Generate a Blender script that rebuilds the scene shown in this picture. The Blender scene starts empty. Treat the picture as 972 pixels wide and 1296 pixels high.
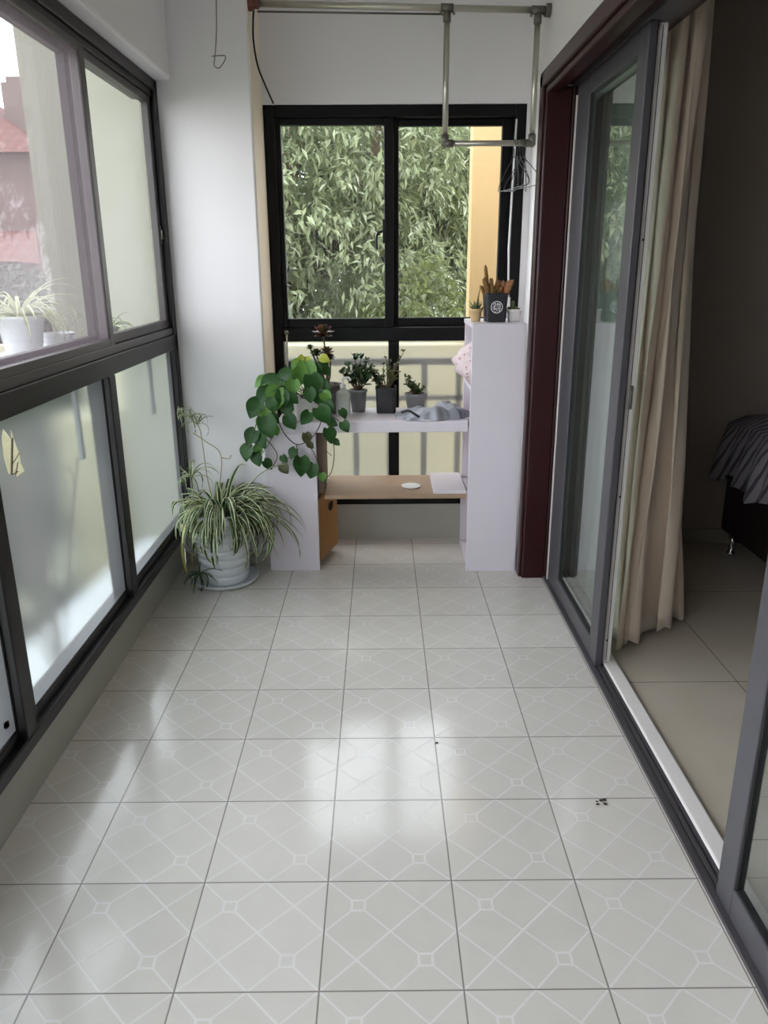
import bpy, bmesh, math, random
import numpy as np
from mathutils import Vector, Matrix, Euler, Quaternion
random.seed(7)
S = bpy.context.scene
COL = S.collection
PI = math.pi

# ------------------------------------------------------------------ camera
F_PX, PITCH, YAW, ROLL, CAM_H = 983.5, 0.3083, 0.0042, -0.0057, 1.4308
cam_d = bpy.data.cameras.new('camera'); cam = bpy.data.objects.new('camera', cam_d); COL.objects.link(cam)
cam_d.sensor_fit = 'HORIZONTAL'; cam_d.sensor_width = 36.0; cam_d.lens = 36.0 * F_PX / 972.0
cam_d.clip_start = 0.05; cam_d.clip_end = 300
_cy, _sy, _cp, _sp = math.cos(YAW), math.sin(YAW), math.cos(PITCH), math.sin(PITCH)
_r = Vector((_cy, -_sy, 0)); _f = Vector((_sy*_cp, _cy*_cp, -_sp)); _u = _r.cross(_f)
CR = _r*math.cos(ROLL) + _u*math.sin(ROLL); CU = _u*math.cos(ROLL) - _r*math.sin(ROLL)
m = Matrix((CR, CU, -_f)).transposed().to_4x4(); m.translation = (0, 0, CAM_H); cam.matrix_world = m
S.camera = cam
def at(px, py, Y):
    d = CR*((px-486)/F_PX) - CU*((py-648)/F_PX) + _f
    return Vector((0, 0, CAM_H)) + d*(Y/d.y)

# ------------------------------------------------------------------ materials
MATS = {}
def srgb(r, g, b):
    f = lambda c: (c/255/12.92) if c/255 <= .04045 else ((c/255+.055)/1.055)**2.4
    return (f(r), f(g), f(b), 1)
def newmat(name):
    mt = bpy.data.materials.new(name); mt.use_nodes = True; nt = mt.node_tree
    for n in list(nt.nodes): nt.nodes.remove(n)
    out = nt.nodes.new('ShaderNodeOutputMaterial'); MATS[name] = mt
    return mt, nt, out
def mat(name, col, rough=.5, metal=0, var=0.0, scale=20, bump=0.0, bscale=60, spec=.5, sheen=0, stretch=None, trans=0.0, coat=0):
    mt, nt, out = newmat(name); L = nt.links
    p = nt.nodes.new('ShaderNodeBsdfPrincipled')
    p.inputs['Base Color'].default_value = col; p.inputs['Roughness'].default_value = rough
    p.inputs['Metallic'].default_value = metal; p.inputs['Specular IOR Level'].default_value = spec
    p.inputs['Sheen Weight'].default_value = sheen; p.inputs['Coat Weight'].default_value = coat
    tc = nt.nodes.new('ShaderNodeNewGeometry'); vec = tc.outputs['Position']
    if stretch:
        mp = nt.nodes.new('ShaderNodeMapping'); mp.inputs['Scale'].default_value = stretch
        L.new(vec, mp.inputs['Vector']); vec = mp.outputs['Vector']
    if var > 0:
        n = nt.nodes.new('ShaderNodeTexNoise'); n.inputs['Scale'].default_value = scale; n.inputs['Detail'].default_value = 4
        L.new(vec, n.inputs['Vector'])
        mx = nt.nodes.new('ShaderNodeMix'); mx.data_type = 'RGBA'
        a = tuple(max(0, c*(1-var)) for c in col[:3])+(1,); b = tuple(min(1, c*(1+var)) for c in col[:3])+(1,)
        mx.inputs[6].default_value = a; mx.inputs[7].default_value = b
        L.new(n.outputs['Fac'], mx.inputs[0]); L.new(mx.outputs[2], p.inputs['Base Color'])
    if bump > 0:
        n2 = nt.nodes.new('ShaderNodeTexNoise'); n2.inputs['Scale'].default_value = bscale; n2.inputs['Detail'].default_value = 5
        L.new(vec, n2.inputs['Vector'])
        bp = nt.nodes.new('ShaderNodeBump'); bp.inputs['Strength'].default_value = bump; bp.inputs['Distance'].default_value = .004
        L.new(n2.outputs['Fac'], bp.inputs['Height']); L.new(bp.outputs['Normal'], p.inputs['Normal'])
    last = p.outputs['BSDF']
    if trans > 0:
        t = nt.nodes.new('ShaderNodeBsdfTranslucent'); t.inputs['Color'].default_value = col
        ms = nt.nodes.new('ShaderNodeMixShader'); ms.inputs[0].default_value = trans
        L.new(last, ms.inputs[1]); L.new(t.outputs[0], ms.inputs[2]); last = ms.outputs[0]
    L.new(last, out.inputs['Surface'])
    return mt
def math_node(nt, op, a, b=None, c=None):
    n = nt.nodes.new('ShaderNodeMath'); n.operation = op
    for i, v in enumerate((a, b, c)):
        if v is None: continue
        if isinstance(v, (int, float)): n.inputs[i].default_value = v
        else: nt.links.new(v, n.inputs[i])
    return n.outputs[0]

def glass_mat(name, tint, ior=1.5, rough=0.0, haze=0.0, hazecol=(.8, .8, .8, 1)):
    mt, nt, out = newmat(name); L = nt.links
    t = nt.nodes.new('ShaderNodeBsdfTransparent'); t.inputs['Color'].default_value = tint
    g = nt.nodes.new('ShaderNodeBsdfGlossy'); g.inputs['Roughness'].default_value = rough
    lw = nt.nodes.new('ShaderNodeLayerWeight'); lw.inputs['Blend'].default_value = .5
    f0 = 2*((ior-1)/(ior+1))**2
    fac = math_node(nt, 'ADD', math_node(nt, 'MULTIPLY', math_node(nt, 'POWER', lw.outputs['Facing'], 3.6), 1-f0), f0)
    a = t.outputs[0]
    if haze:
        d = nt.nodes.new('ShaderNodeBsdfTranslucent'); d.inputs['Color'].default_value = hazecol
        mh = nt.nodes.new('ShaderNodeMixShader'); mh.inputs[0].default_value = haze
        L.new(a, mh.inputs[1]); L.new(d.outputs[0], mh.inputs[2]); a = mh.outputs[0]
    ms = nt.nodes.new('ShaderNodeMixShader')
    L.new(fac, ms.inputs[0]); L.new(a, ms.inputs[1]); L.new(g.outputs[0], ms.inputs[2])
    L.new(ms.outputs[0], out.inputs['Surface'])
    return mt
def frost_mat(name, tint, ior, rough, mixt, tcol):
    mt, nt, out = newmat(name); L = nt.links
    r = nt.nodes.new('ShaderNodeBsdfRefraction'); r.inputs['Color'].default_value = tint
    r.inputs['IOR'].default_value = ior; r.inputs['Roughness'].default_value = rough
    t = nt.nodes.new('ShaderNodeBsdfTranslucent'); t.inputs['Color'].default_value = tcol
    ms = nt.nodes.new('ShaderNodeMixShader'); ms.inputs[0].default_value = mixt
    L.new(r.outputs[0], ms.inputs[1]); L.new(t.outputs[0], ms.inputs[2])
    g = nt.nodes.new('ShaderNodeBsdfGlossy'); g.inputs['Roughness'].default_value = .12
    m2 = nt.nodes.new('ShaderNodeMixShader'); m2.inputs[0].default_value = .06
    L.new(ms.outputs[0], m2.inputs[1]); L.new(g.outputs[0], m2.inputs[2])
    L.new(m2.outputs[0], out.inputs['Surface'])
    return mt

def tile_mat():
    mt, nt, out = newmat('balcony_tile'); L = nt.links
    M = lambda op, a, b=None, c=None: math_node(nt, op, a, b, c)
    geo = nt.nodes.new('ShaderNodeNewGeometry'); sp = nt.nodes.new('ShaderNodeSeparateXYZ'); L.new(geo.outputs['Position'], sp.inputs[0])
    u = M('DIVIDE', M('SUBTRACT', sp.outputs[0], .1652-6.0), .3); v = M('DIVIDE', M('SUBTRACT', sp.outputs[1], 1.2304-6.0), .3)
    fu = M('FRACT', u); fv = M('FRACT', v)
    def near(val, w):   # 1 where |val| < w (soft)
        mr = nt.nodes.new('ShaderNodeMapRange'); mr.interpolation_type = 'SMOOTHSTEP'
        L.new(M('ABSOLUTE', val), mr.inputs[0]); mr.inputs[1].default_value = w*.55; mr.inputs[2].default_value = w
        mr.inputs[3].default_value = 1; mr.inputs[4].default_value = 0
        return mr.outputs[0]
    su = M('MINIMUM', fu, M('SUBTRACT', 1, fu)); sv = M('MINIMUM', fv, M('SUBTRACT', 1, fv))
    seam = near(M('MINIMUM', su, sv), .0075)
    a = M('SUBTRACT', fu, fv); b = M('ADD', fu, fv)
    LW = .015
    l1 = near(a, LW)                                   # main diagonal
    l2 = near(M('SUBTRACT', M('ABSOLUTE', a), .5), LW)
    l3 = near(M('SUBTRACT', M('ABSOLUTE', M('SUBTRACT', b, 1)), .5), LW)
    l4 = near(M('SUBTRACT', b, 1), LW)
    # small squares on the anti-diagonal at (.25,.75) and (.75,.25)
    def sq(cx, cy):
        du = M('ABSOLUTE', M('SUBTRACT', fu, cx)); dv = M('ABSOLUTE', M('SUBTRACT', fv, cy))
        return M('MAXIMUM', du, dv)
    dsq = M('MINIMUM', sq(.25, .75), sq(.75, .25))
    ring = near(M('SUBTRACT', dsq, .05), .013)
    outside = M('GREATER_THAN', dsq, .05)
    lines = M('MULTIPLY', M('MAXIMUM', M('MAXIMUM', l1, l2), M('MAXIMUM', l3, l4)), outside)
    lines = M('MAXIMUM', lines, ring)
    lines = M('MULTIPLY', lines, M('SUBTRACT', 1, seam))
    # base colour: warm grey stone mottling, a little different from tile to tile
    n = nt.nodes.new('ShaderNodeTexNoise'); n.inputs['Scale'].default_value = 14; n.inputs['Detail'].default_value = 3; n.inputs['Roughness'].default_value = .5; L.new(geo.outputs['Position'], n.inputs['Vector'])
    cmb = nt.nodes.new('ShaderNodeCombineXYZ'); L.new(M('FLOOR', u), cmb.inputs[0]); L.new(M('FLOOR', v), cmb.inputs[1])
    wn = nt.nodes.new('ShaderNodeTexWhiteNoise'); wn.noise_dimensions = '2D'; L.new(cmb.outputs[0], wn.inputs['Vector'])
    fac = M('ADD', M('MULTIPLY', n.outputs['Fac'], .45), M('MULTIPLY', wn.outputs['Value'], .45))
    mx = nt.nodes.new('ShaderNodeMix'); mx.data_type = 'RGBA'; L.new(fac, mx.inputs[0])
    mx.inputs[6].default_value = srgb(203, 197, 189); mx.inputs[7].default_value = srgb(222, 216, 209)
    mx2 = nt.nodes.new('ShaderNodeMix'); mx2.data_type = 'RGBA'; L.new(M('MULTIPLY', lines, .38), mx2.inputs[0]); L.new(mx.outputs[2], mx2.inputs[6]); mx2.inputs[7].default_value = srgb(240, 236, 238)
    mx3 = nt.nodes.new('ShaderNodeMix'); mx3.data_type = 'RGBA'; L.new(M('MULTIPLY', seam, .8), mx3.inputs[0]); L.new(mx2.outputs[2], mx3.inputs[6]); mx3.inputs[7].default_value = srgb(112, 106, 98)
    p = nt.nodes.new('ShaderNodeBsdfPrincipled'); L.new(mx3.outputs[2], p.inputs['Base Color'])
    n3 = nt.nodes.new('ShaderNodeTexNoise'); n3.inputs['Scale'].default_value = 5; L.new(geo.outputs['Position'], n3.inputs['Vector'])
    L.new(M('ADD', M('MULTIPLY', n3.outputs['Fac'], .08), .10), p.inputs['Roughness'])
    bp = nt.nodes.new('ShaderNodeBump'); bp.inputs['Strength'].default_value = .35; bp.inputs['Distance'].default_value = .0012
    h = M('SUBTRACT', M('MULTIPLY', lines, .6), seam)
    L.new(h, bp.inputs['Height']); L.new(bp.outputs['Normal'], p.inputs['Normal'])
    L.new(p.outputs[0], out.inputs['Surface']); return mt
def bigtile_mat():
    mt, nt, out = newmat('bedroom_tile'); L = nt.links
    M = lambda op, a, b=None, c=None: math_node(nt, op, a, b, c)
    geo = nt.nodes.new('ShaderNodeNewGeometry'); sp = nt.nodes.new('ShaderNodeSeparateXYZ'); L.new(geo.outputs['Position'], sp.inputs[0])
    fu = M('FRACT', M('DIVIDE', M('SUBTRACT', sp.outputs[0], 1.272-8), .8)); fv = M('FRACT', M('DIVIDE', M('SUBTRACT', sp.outputs[1], 2.462-8), .8))
    su = M('MINIMUM', fu, M('SUBTRACT', 1, fu)); sv = M('MINIMUM', fv, M('SUBTRACT', 1, fv))
    seam = M('LESS_THAN', M('MINIMUM', su, sv), .0025)
    n = nt.nodes.new('ShaderNodeTexNoise'); n.inputs['Scale'].default_value = 3; n.inputs['Detail'].default_value = 6; L.new(geo.outputs['Position'], n.inputs['Vector'])
    mx = nt.nodes.new('ShaderNodeMix'); mx.data_type = 'RGBA'; L.new(n.outputs['Fac'], mx.inputs[0])
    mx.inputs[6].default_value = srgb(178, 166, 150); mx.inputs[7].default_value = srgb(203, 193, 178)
    mx3 = nt.nodes.new('ShaderNodeMix'); mx3.data_type = 'RGBA'; L.new(seam, mx3.inputs[0]); L.new(mx.outputs[2], mx3.inputs[6]); mx3.inputs[7].default_value = srgb(105, 95, 85)
    p = nt.nodes.new('ShaderNodeBsdfPrincipled'); L.new(mx3.outputs[2], p.inputs['Base Color']); p.inputs['Roughness'].default_value = .3
    L.new(p.outputs[0], out.inputs['Surface']); return mt
def stripe_mat(name, c1, c2, freq, axis_vec):
    mt, nt, out = newmat(name); L = nt.links
    M = lambda op, a, b=None, c=None: math_node(nt, op, a, b, c)
    geo = nt.nodes.new('ShaderNodeNewGeometry')
    d = nt.nodes.new('ShaderNodeVectorMath'); d.operation = 'DOT_PRODUCT'; L.new(geo.outputs['Position'], d.inputs[0]); d.inputs[1].default_value = axis_vec
    f = M('FRACT', M('MULTIPLY', d.outputs['Value'], freq))
    s = M('LESS_THAN', f, .32)
    mx = nt.nodes.new('ShaderNodeMix'); mx.data_type = 'RGBA'; L.new(s, mx.inputs[0]); mx.inputs[6].default_value = c1; mx.inputs[7].default_value = c2
    p = nt.nodes.new('ShaderNodeBsdfPrincipled'); L.new(mx.outputs[2], p.inputs['Base Color']); p.inputs['Roughness'].default_value = .85
    L.new(p.outputs[0], out.inputs['Surface']); return mt
def roof_mat():
    mt, nt, out = newmat('roof_tile'); L = nt.links
    M = lambda op, a, b=None, c=None: math_node(nt, op, a, b, c)
    geo = nt.nodes.new('ShaderNodeNewGeometry'); sp = nt.nodes.new('ShaderNodeSeparateXYZ'); L.new(geo.outputs['Position'], sp.inputs[0])
    s = M('SINE', M('MULTIPLY', sp.outputs[0], 24)); t = M('FRACT', M('MULTIPLY', sp.outputs[2], 5))
    f = M('MULTIPLY', M('ADD', M('MULTIPLY', s, .25), M('MULTIPLY', t, .5)), 1)
    mx = nt.nodes.new('ShaderNodeMix'); mx.data_type = 'RGBA'; L.new(f, mx.inputs[0]); mx.inputs[6].default_value = srgb(96, 56, 50); mx.inputs[7].default_value = srgb(128, 80, 70)
    p = nt.nodes.new('ShaderNodeBsdfPrincipled'); L.new(mx.outputs[2], p.inputs['Base Color']); p.inputs['Roughness'].default_value = .8
    L.new(p.outputs[0], out.inputs['Surface']); return mt

TILE = tile_mat(); BIGTILE = bigtile_mat()
WALL = mat('white_wall_paint', srgb(226, 223, 224), .8, var=.03, scale=3, bump=.05, bscale=90)
CREAMREV = mat('cream_reveal_paint', srgb(240, 228, 210), .8, var=.05, scale=8)
KERB = mat('grey_kerb_tile', srgb(172, 170, 160), .45, var=.06, scale=6)
CEIL = mat('ceiling_paint', srgb(232, 232, 230), .85)
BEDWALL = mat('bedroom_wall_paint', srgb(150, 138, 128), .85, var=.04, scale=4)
FRAME = mat('black_brown_aluminium', srgb(24, 21, 22), .4, spec=.3, metal=.0, var=.1, scale=30)
FRAME2 = mat('grey_brown_aluminium', srgb(60, 55, 53), .4, var=.08, scale=30)
BACKFRAME = mat('black_aluminium', srgb(10, 10, 12), .42, spec=.2, var=.1, scale=30)
DOORGREY = mat('grey_door_aluminium', srgb(72, 70, 75), .4, var=.05, scale=20)
DOORWHITE = mat('off_white_door_aluminium', srgb(212, 206, 202), .4, var=.03, scale=20)
GASKET = mat('black_gasket', srgb(18, 17, 20), .6)
MAHOG = mat('mahogany_wood', srgb(46, 12, 15), .34, spec=.35, var=.3, scale=14, stretch=(8, 8, .7))
TRACKG = mat('dark_track_aluminium', srgb(72, 68, 72), .42, var=.08, scale=30)
THRESH = mat('white_stone_threshold', srgb(232, 226, 222), .35, var=.03, scale=10)
GLASS = glass_mat('window_glass', (.97, .985, .975, 1), 1.35)
GLASSG = glass_mat('green_tinted_glass', (.975, .982, .98, 1), 1.3)
DOORGLASS = glass_mat('door_glass', (.80, .90, .88, 1), 1.75, haze=.14, hazecol=(.62, .78, .78, 1))
SCREEN = None
def screen_mat():
    mt, nt, out = newmat('insect_screen_mesh'); L = nt.links
    t = nt.nodes.new('ShaderNodeBsdfTransparent'); t.inputs[0].default_value = (1, 1, 1, 1)
    d = nt.nodes.new('ShaderNodeBsdfDiffuse'); d.inputs[0].default_value = srgb(148, 136, 142)
    tl = nt.nodes.new('ShaderNodeBsdfTranslucent'); tl.inputs[0].default_value = srgb(148, 136, 142)
    m1 = nt.nodes.new('ShaderNodeMixShader'); m1.inputs[0].default_value = .3; L.new(d.outputs[0], m1.inputs[1]); L.new(tl.outputs[0], m1.inputs[2])
    m2 = nt.nodes.new('ShaderNodeMixShader'); m2.inputs[0].default_value = .52; L.new(t.outputs[0], m2.inputs[1]); L.new(m1.outputs[0], m2.inputs[2])
    L.new(m2.outputs[0], out.inputs['Surface']); return mt
SCREEN = screen_mat()
FROST = frost_mat('frosted_film', (.66, .70, .71, 1), 1.10, .30, .07, (.92, .95, .97, 1))
FROSTB = frost_mat('frosted_pane_back', (.97, .97, .95, 1), 1.06, .40, .06, (.92, .9, .82, 1))
WHITEBOARD = mat('white_laminate', srgb(222, 214, 222), .42, var=.02, scale=6)
PARTICLE = mat('raw_board_edge', srgb(104, 86, 72), .7, var=.15, scale=40)
WOOD = mat('pale_wood_plank', srgb(166, 138, 112), .55, var=.2, scale=12, stretch=(1, 9, 9))
CARD = mat('orange_brown_board', srgb(172, 124, 70), .65, var=.12, scale=18)
DARK = mat('dark_hole', srgb(22, 15, 10), .9)
CERAMIC = mat('white_ceramic', srgb(226, 230, 234), .22, var=.02, scale=8)
POTWHITE = mat('white_pot', srgb(228, 224, 220), .4, var=.03, scale=12)
POTGREY = mat('grey_pot', srgb(128, 128, 130), .5, var=.06, scale=20)
POTGREY2 = mat('grey_brown_pot', srgb(120, 112, 112), .5, var=.06, scale=20)
POTBLACK = mat('black_pot', srgb(33, 33, 37), .4, var=.1, scale=20)
POTBEIGE = mat('beige_pot', srgb(206, 176, 132), .55, var=.12, scale=30)
SOIL = mat('soil', srgb(62, 46, 36), .95, var=.4, scale=80, bump=.8, bscale=120)
SPG = mat('spider_leaf_green', srgb(48, 76, 36), .45, var=.25, scale=25, trans=.2)
SPC = mat('spider_leaf_cream', srgb(214, 220, 178), .45, var=.1, scale=25, trans=.25)
STRAW = mat('dry_runner', srgb(150, 140, 92), .6, var=.2, scale=30)
YELLOWED = mat('yellowed_leaf', srgb(196, 186, 84), .5, var=.15, scale=30)
POTHOS = mat('pothos_leaf_green', srgb(40, 80, 32), .4, var=.35, scale=22, trans=.10, spec=.35)
POTHOSL = mat('pothos_leaf_light', srgb(96, 142, 58), .38, var=.3, scale=40, trans=.2)
POTHOSY = mat('pothos_leaf_yellow', srgb(176, 186, 74), .4, var=.15, scale=30, trans=.2)
VINE = mat('dark_vine', srgb(66, 62, 44), .6, var=.2, scale=40)
JADE = mat('jade_leaf', srgb(50, 78, 44), .35, var=.3, scale=40)
JADEY = mat('small_olive_leaf', srgb(98, 104, 58), .45, var=.3, scale=40)
STEM = mat('brown_stem', srgb(92, 74, 54), .7, var=.2, scale=40)
AEON = mat('aeonium_leaf', srgb(98, 52, 46), .4, var=.35, scale=50)
AEONG = mat('aeonium_green_leaf', srgb(66, 84, 44), .4, var=.35, scale=50)
CACT = mat('brown_cactus', srgb(132, 98, 52), .7, var=.4, scale=70, bump=.6, bscale=160)
CACTR = mat('reddish_cactus', srgb(166, 112, 76), .7, var=.4, scale=70, bump=.6, bscale=160)
CACTG = mat('green_cactus', srgb(84, 96, 58), .6, var=.3, scale=60)
WHITEP = mat('white_plastic', srgb(236, 236, 236), .35)
BOTTLE = glass_mat('frosted_bottle_plastic', (.86, .9, .87, 1), 1.4, rough=.25, haze=.75, hazecol=(.86, .88, .86, 1))
BAG = mat('silver_grey_bag', srgb(152, 154, 162), .34, var=.14, scale=14, metal=.2)
CLOTH = mat('pale_pink_cloth', srgb(226, 208, 210), .85, var=.12, scale=60)
def dots(mt, col):
    nt = mt.node_tree; p = [n for n in nt.nodes if n.type == 'BSDF_PRINCIPLED'][0]; src = p.inputs['Base Color'].links[0].from_socket
    g = nt.nodes.new('ShaderNodeNewGeometry'); v = nt.nodes.new('ShaderNodeTexVoronoi'); v.inputs['Scale'].default_value = 42; nt.links.new(g.outputs['Position'], v.inputs['Vector'])
    lt = math_node(nt, 'LESS_THAN', v.outputs['Distance'], .26)
    mx = nt.nodes.new('ShaderNodeMix'); mx.data_type = 'RGBA'; nt.links.new(lt, mx.inputs[0]); nt.links.new(src, mx.inputs[6]); mx.inputs[7].default_value = col
    nt.links.new(mx.outputs[2], p.inputs['Base Color'])
dots(CLOTH, srgb(190, 150, 158))
STEEL = mat('stainless_tube', srgb(188, 184, 172), .3, metal=.85)
STEELD = mat('grey_fitting', srgb(112, 110, 102), .4, metal=.6)
RUST = mat('reddish_brown_bracket', srgb(112, 62, 52), .6, var=.2, scale=50)
WIREB = mat('black_cord', srgb(22, 20, 20), .7)
WIREG = mat('grey_wire', srgb(110, 108, 102), .5)
HANG = mat('black_wire', srgb(26, 26, 32), .35)
NAVY = mat('navy_fabric', srgb(28, 30, 62), .7)
CURTAIN = mat('taupe_curtain', srgb(220, 202, 182), .7, var=.07, scale=10, bump=.15, bscale=240, sheen=.3, trans=.08)
BEDBASE = mat('dark_leather', srgb(34, 22, 24), .5, var=.15, scale=30)
CHROME = mat('chrome', srgb(214, 214, 214), .12, metal=1)
STRIPE = stripe_mat('striped_bedspread', srgb(150, 144, 150), srgb(82, 76, 88), 24, (0, 1, 0.25))
MATTR = mat('mattress_fabric', srgb(196, 190, 190), .85)
PEACH = mat('peach_render', srgb(192, 164, 120), .85, var=.03, scale=2)
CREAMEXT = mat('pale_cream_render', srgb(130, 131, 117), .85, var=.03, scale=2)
YELLOWEXT = mat('yellow_cream_render', srgb(208, 204, 178), .85, var=.05, scale=1.5)
EXTWHITE = mat('white_outdoor_slab', srgb(206, 208, 208), .8, var=.06, scale=4)
RAILG = mat('grey_railing', srgb(92, 94, 96), .5)
ROOF = roof_mat()
HOUSEW = mat('pinkish_house_render', srgb(104, 88, 84), .85, var=.05, scale=1)
HOUSEWIN = mat('house_window', srgb(126, 120, 108), .5)
CHIM = mat('chimney_render', srgb(104, 92, 84), .85, var=.1, scale=2)
GRD = mat('garden_ground', srgb(140, 142, 118), .95, var=.3, scale=2)
BARK = mat('bark', srgb(86, 74, 60), .9, var=.3, scale=20)
LEAFA = mat('tree_leaf_grey_green', srgb(136, 147, 114), .3, var=.35, scale=6, trans=.18, spec=.7)
LEAFB = mat('tree_leaf_dark', srgb(62, 72, 50), .35, var=.35, scale=5, trans=.15, spec=.6)
LEAFC = mat('tree_leaf_yellow_green', srgb(112, 124, 76), .35, var=.3, scale=6, trans=.25)

# ------------------------------------------------------------------ helpers
class MB:
    def __init__(s): s.v = []; s.f = []; s.mi = []; s.mats = []; s.cur = 0
    def use(s, m):
        if m not in s.mats: s.mats.append(m)
        s.cur = s.mats.index(m); return s
    def add(s, vs, fs):
        o = len(s.v); s.v += [tuple(v) for v in vs]
        for f in fs: s.f.append(tuple(i+o for i in f)); s.mi.append(s.cur)
        return s
    def box(s, x0, x1, y0, y1, z0, z1, mtx=None):
        vs = [Vector((x, y, z)) for z in (z0, z1) for y in (y0, y1) for x in (x0, x1)]
        if mtx: vs = [mtx @ v for v in vs]
        return s.add(vs, [(0, 2, 3, 1), (4, 5, 7, 6), (0, 1, 5, 4), (2, 6, 7, 3), (0, 4, 6, 2), (1, 3, 7, 5)])
    def lathe(s, c, prof, n=32, close=True, sq=None):
        """prof: list of (r,z). sq: superellipse exponent for squarish sections"""
        c = Vector(c); vs = []; fs = []
        for r, z in prof:
            for k in range(n):
                a = 2*PI*k/n
                ca, sa = math.cos(a), math.sin(a)
                q = 1 if not sq else 1/((abs(ca)**sq+abs(sa)**sq)**(1/sq))
                vs.append(c+Vector((r*ca*q, r*sa*q, z)))
        for i in range(len(prof)-1):
            for k in range(n):
                k2 = (k+1) % n
                fs.append((i*n+k, i*n+k2, (i+1)*n+k2, (i+1)*n+k))
        if close:
            fs.append(tuple(range(n-1, -1, -1))); fs.append(tuple((len(prof)-1)*n+k for k in range(n)))
        return s.add(vs, fs)
    def tube(s, pts, rad, n=8, cap=True):
        pts = [Vector(p) for p in pts]; N = len(pts)
        rads = rad if isinstance(rad, (list, tuple)) else [rad]*N
        t0 = (pts[1]-pts[0]).normalized(); ref = Vector((0, 0, 1)) if abs(t0.z) < .9 else Vector((1, 0, 0))
        u = t0.cross(ref).normalized(); vs = []; fs = []; prev = t0
        for i, p in enumerate(pts):
            t = ((pts[min(i+1, N-1)]-pts[max(i-1, 0)])).normalized()
            q = prev.rotation_difference(t); u = (q @ u).normalized(); prev = t
            w = t.cross(u)
            for k in range(n):
                a = 2*PI*k/n; vs.append(p+(u*math.cos(a)+w*math.sin(a))*rads[i])
        for i in range(N-1):
            for k in range(n):
                k2 = (k+1) % n; fs.append((i*n+k, i*n+k2, (i+1)*n+k2, (i+1)*n+k))
        if cap: fs += [tuple(range(n-1, -1, -1)), tuple((N-1)*n+k for k in range(n))]
        return s.add(vs, fs)
    def ball(s, c, r, nu=12, nv=8, sx=1, sy=1, sz=1):
        prof = []; c = Vector(c); vs = []; fs = []
        for j in range(1, nv):
            a = PI*j/nv
            for k in range(nu):
                b = 2*PI*k/nu; vs.append(c+Vector((sx*r*math.sin(a)*math.cos(b), sy*r*math.sin(a)*math.sin(b), -sz*r*math.cos(a))))
        vs += [c-Vector((0, 0, sz*r)), c+Vector((0, 0, sz*r))]; b0 = len(vs)-2
        for j in range(nv-2):
            for k in range(nu):
                k2 = (k+1) % nu; fs.append((j*nu+k, j*nu+k2, (j+1)*nu+k2, (j+1)*nu+k))
        for k in range(nu):
            k2 = (k+1) % nu; fs.append((b0, k2, k)); fs.append((b0+1, (nv-2)*nu+k, (nv-2)*nu+k2))
        return s.add(vs, fs)
    def build(s, name, m=None, parent=None, smooth=False, bevel=0, origin=None, solid=0, sub=0):
        me = bpy.data.meshes.new(name)
        vs = s.v
        base = Vector(origin) if origin is not None else Vector((0, 0, 0))
        if parent is not None and origin is None: base = Vector(parent['_base']) if '_base' in parent else Vector((0, 0, 0))
        me.from_pydata([tuple(Vector(v)-base) for v in vs], [], s.f)
        if s.mats:
            for mm in s.mats: me.materials.append(mm)
            me.polygons.foreach_set('material_index', s.mi)
        else: me.materials.append(m)
        if smooth: me.polygons.foreach_set('use_smooth', [True]*len(me.polygons))
        me.validate(); me.update()
        o = bpy.data.objects.new(name, me); COL.objects.link(o)
        if parent is not None:
            o.parent = parent
            if origin is not None: o.location = base - (Vector(parent['_base']) if '_base' in parent else Vector((0, 0, 0)))
        else: o.location = base
        if solid:
            md = o.modifiers.new('thick', 'SOLIDIFY'); md.thickness = solid; md.offset = 0
        if bevel:
            md = o.modifiers.new('bev', 'BEVEL'); md.width = bevel; md.segments = 2; md.limit_method = 'ANGLE'; md.angle_limit = math.radians(40)
        if sub:
            md = o.modifiers.new('sub', 'SUBSURF'); md.levels = sub; md.render_levels = sub
        if smooth and bevel == 0 and sub == 0 and smooth == 'auto':
            pass
        return o
BASES = {}
def thing(name, label, cat, base, group=None, kind=None):
    o = bpy.data.objects.new(name, None); COL.objects.link(o); o.location = base; o.empty_display_size = .05
    o['_base'] = tuple(base)
    return tag(o, label, cat, group, kind)
def tag(o, label=None, cat=None, group=None, kind=None):
    if label: o['label'] = label
    if cat: o['category'] = cat
    if group: o['group'] = group
    if kind: o['kind'] = kind
    return o
def struct(o): o['kind'] = 'structure'; return o
def B(*a): return MB().box(*a)
def sboxes(name, boxes, m, parent=None, bevel=0):
    b = MB()
    for q in boxes: b.box(*q)
    return b.build(name, m, parent, bevel=bevel)
def spline(pts, n=8):
    pts = [Vector(p) for p in pts]; out = []
    P = [pts[0]*2-pts[1]]+pts+[pts[-1]*2-pts[-2]]
    for i in range(1, len(P)-2):
        a, b, c, d = P[i-1], P[i], P[i+1], P[i+2]
        for k in range(n):
            t = k/n
            out.append(.5*((2*b)+(c-a)*t+(2*a-5*b+4*c-d)*t*t+(3*b-a-3*c+d)*t**3))
    out.append(pts[-1]); return out

def sheet(name, axis, c, a0, a1, z0, z1, m, parent):
    b = MB()
    if axis == 'y': b.add([(a0, c, z0), (a1, c, z0), (a1, c, z1), (a0, c, z1)], [(0, 1, 2, 3)])
    else: b.add([(c, a0, z0), (c, a1, z0), (c, a1, z1), (c, a0, z1)], [(0, 1, 2, 3)])
    return b.build(name, m, parent)

# ------------------------------------------------------------------ the room
Y_END = -1.6
struct(sboxes('floor', [(-1.12, .775, Y_END-.1, 4.15, -.12, 0)], TILE))
struct(sboxes('ceiling', [(-1.2, .72, Y_END-.1, 4.2, 2.75, 2.9)], CEIL))
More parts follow.
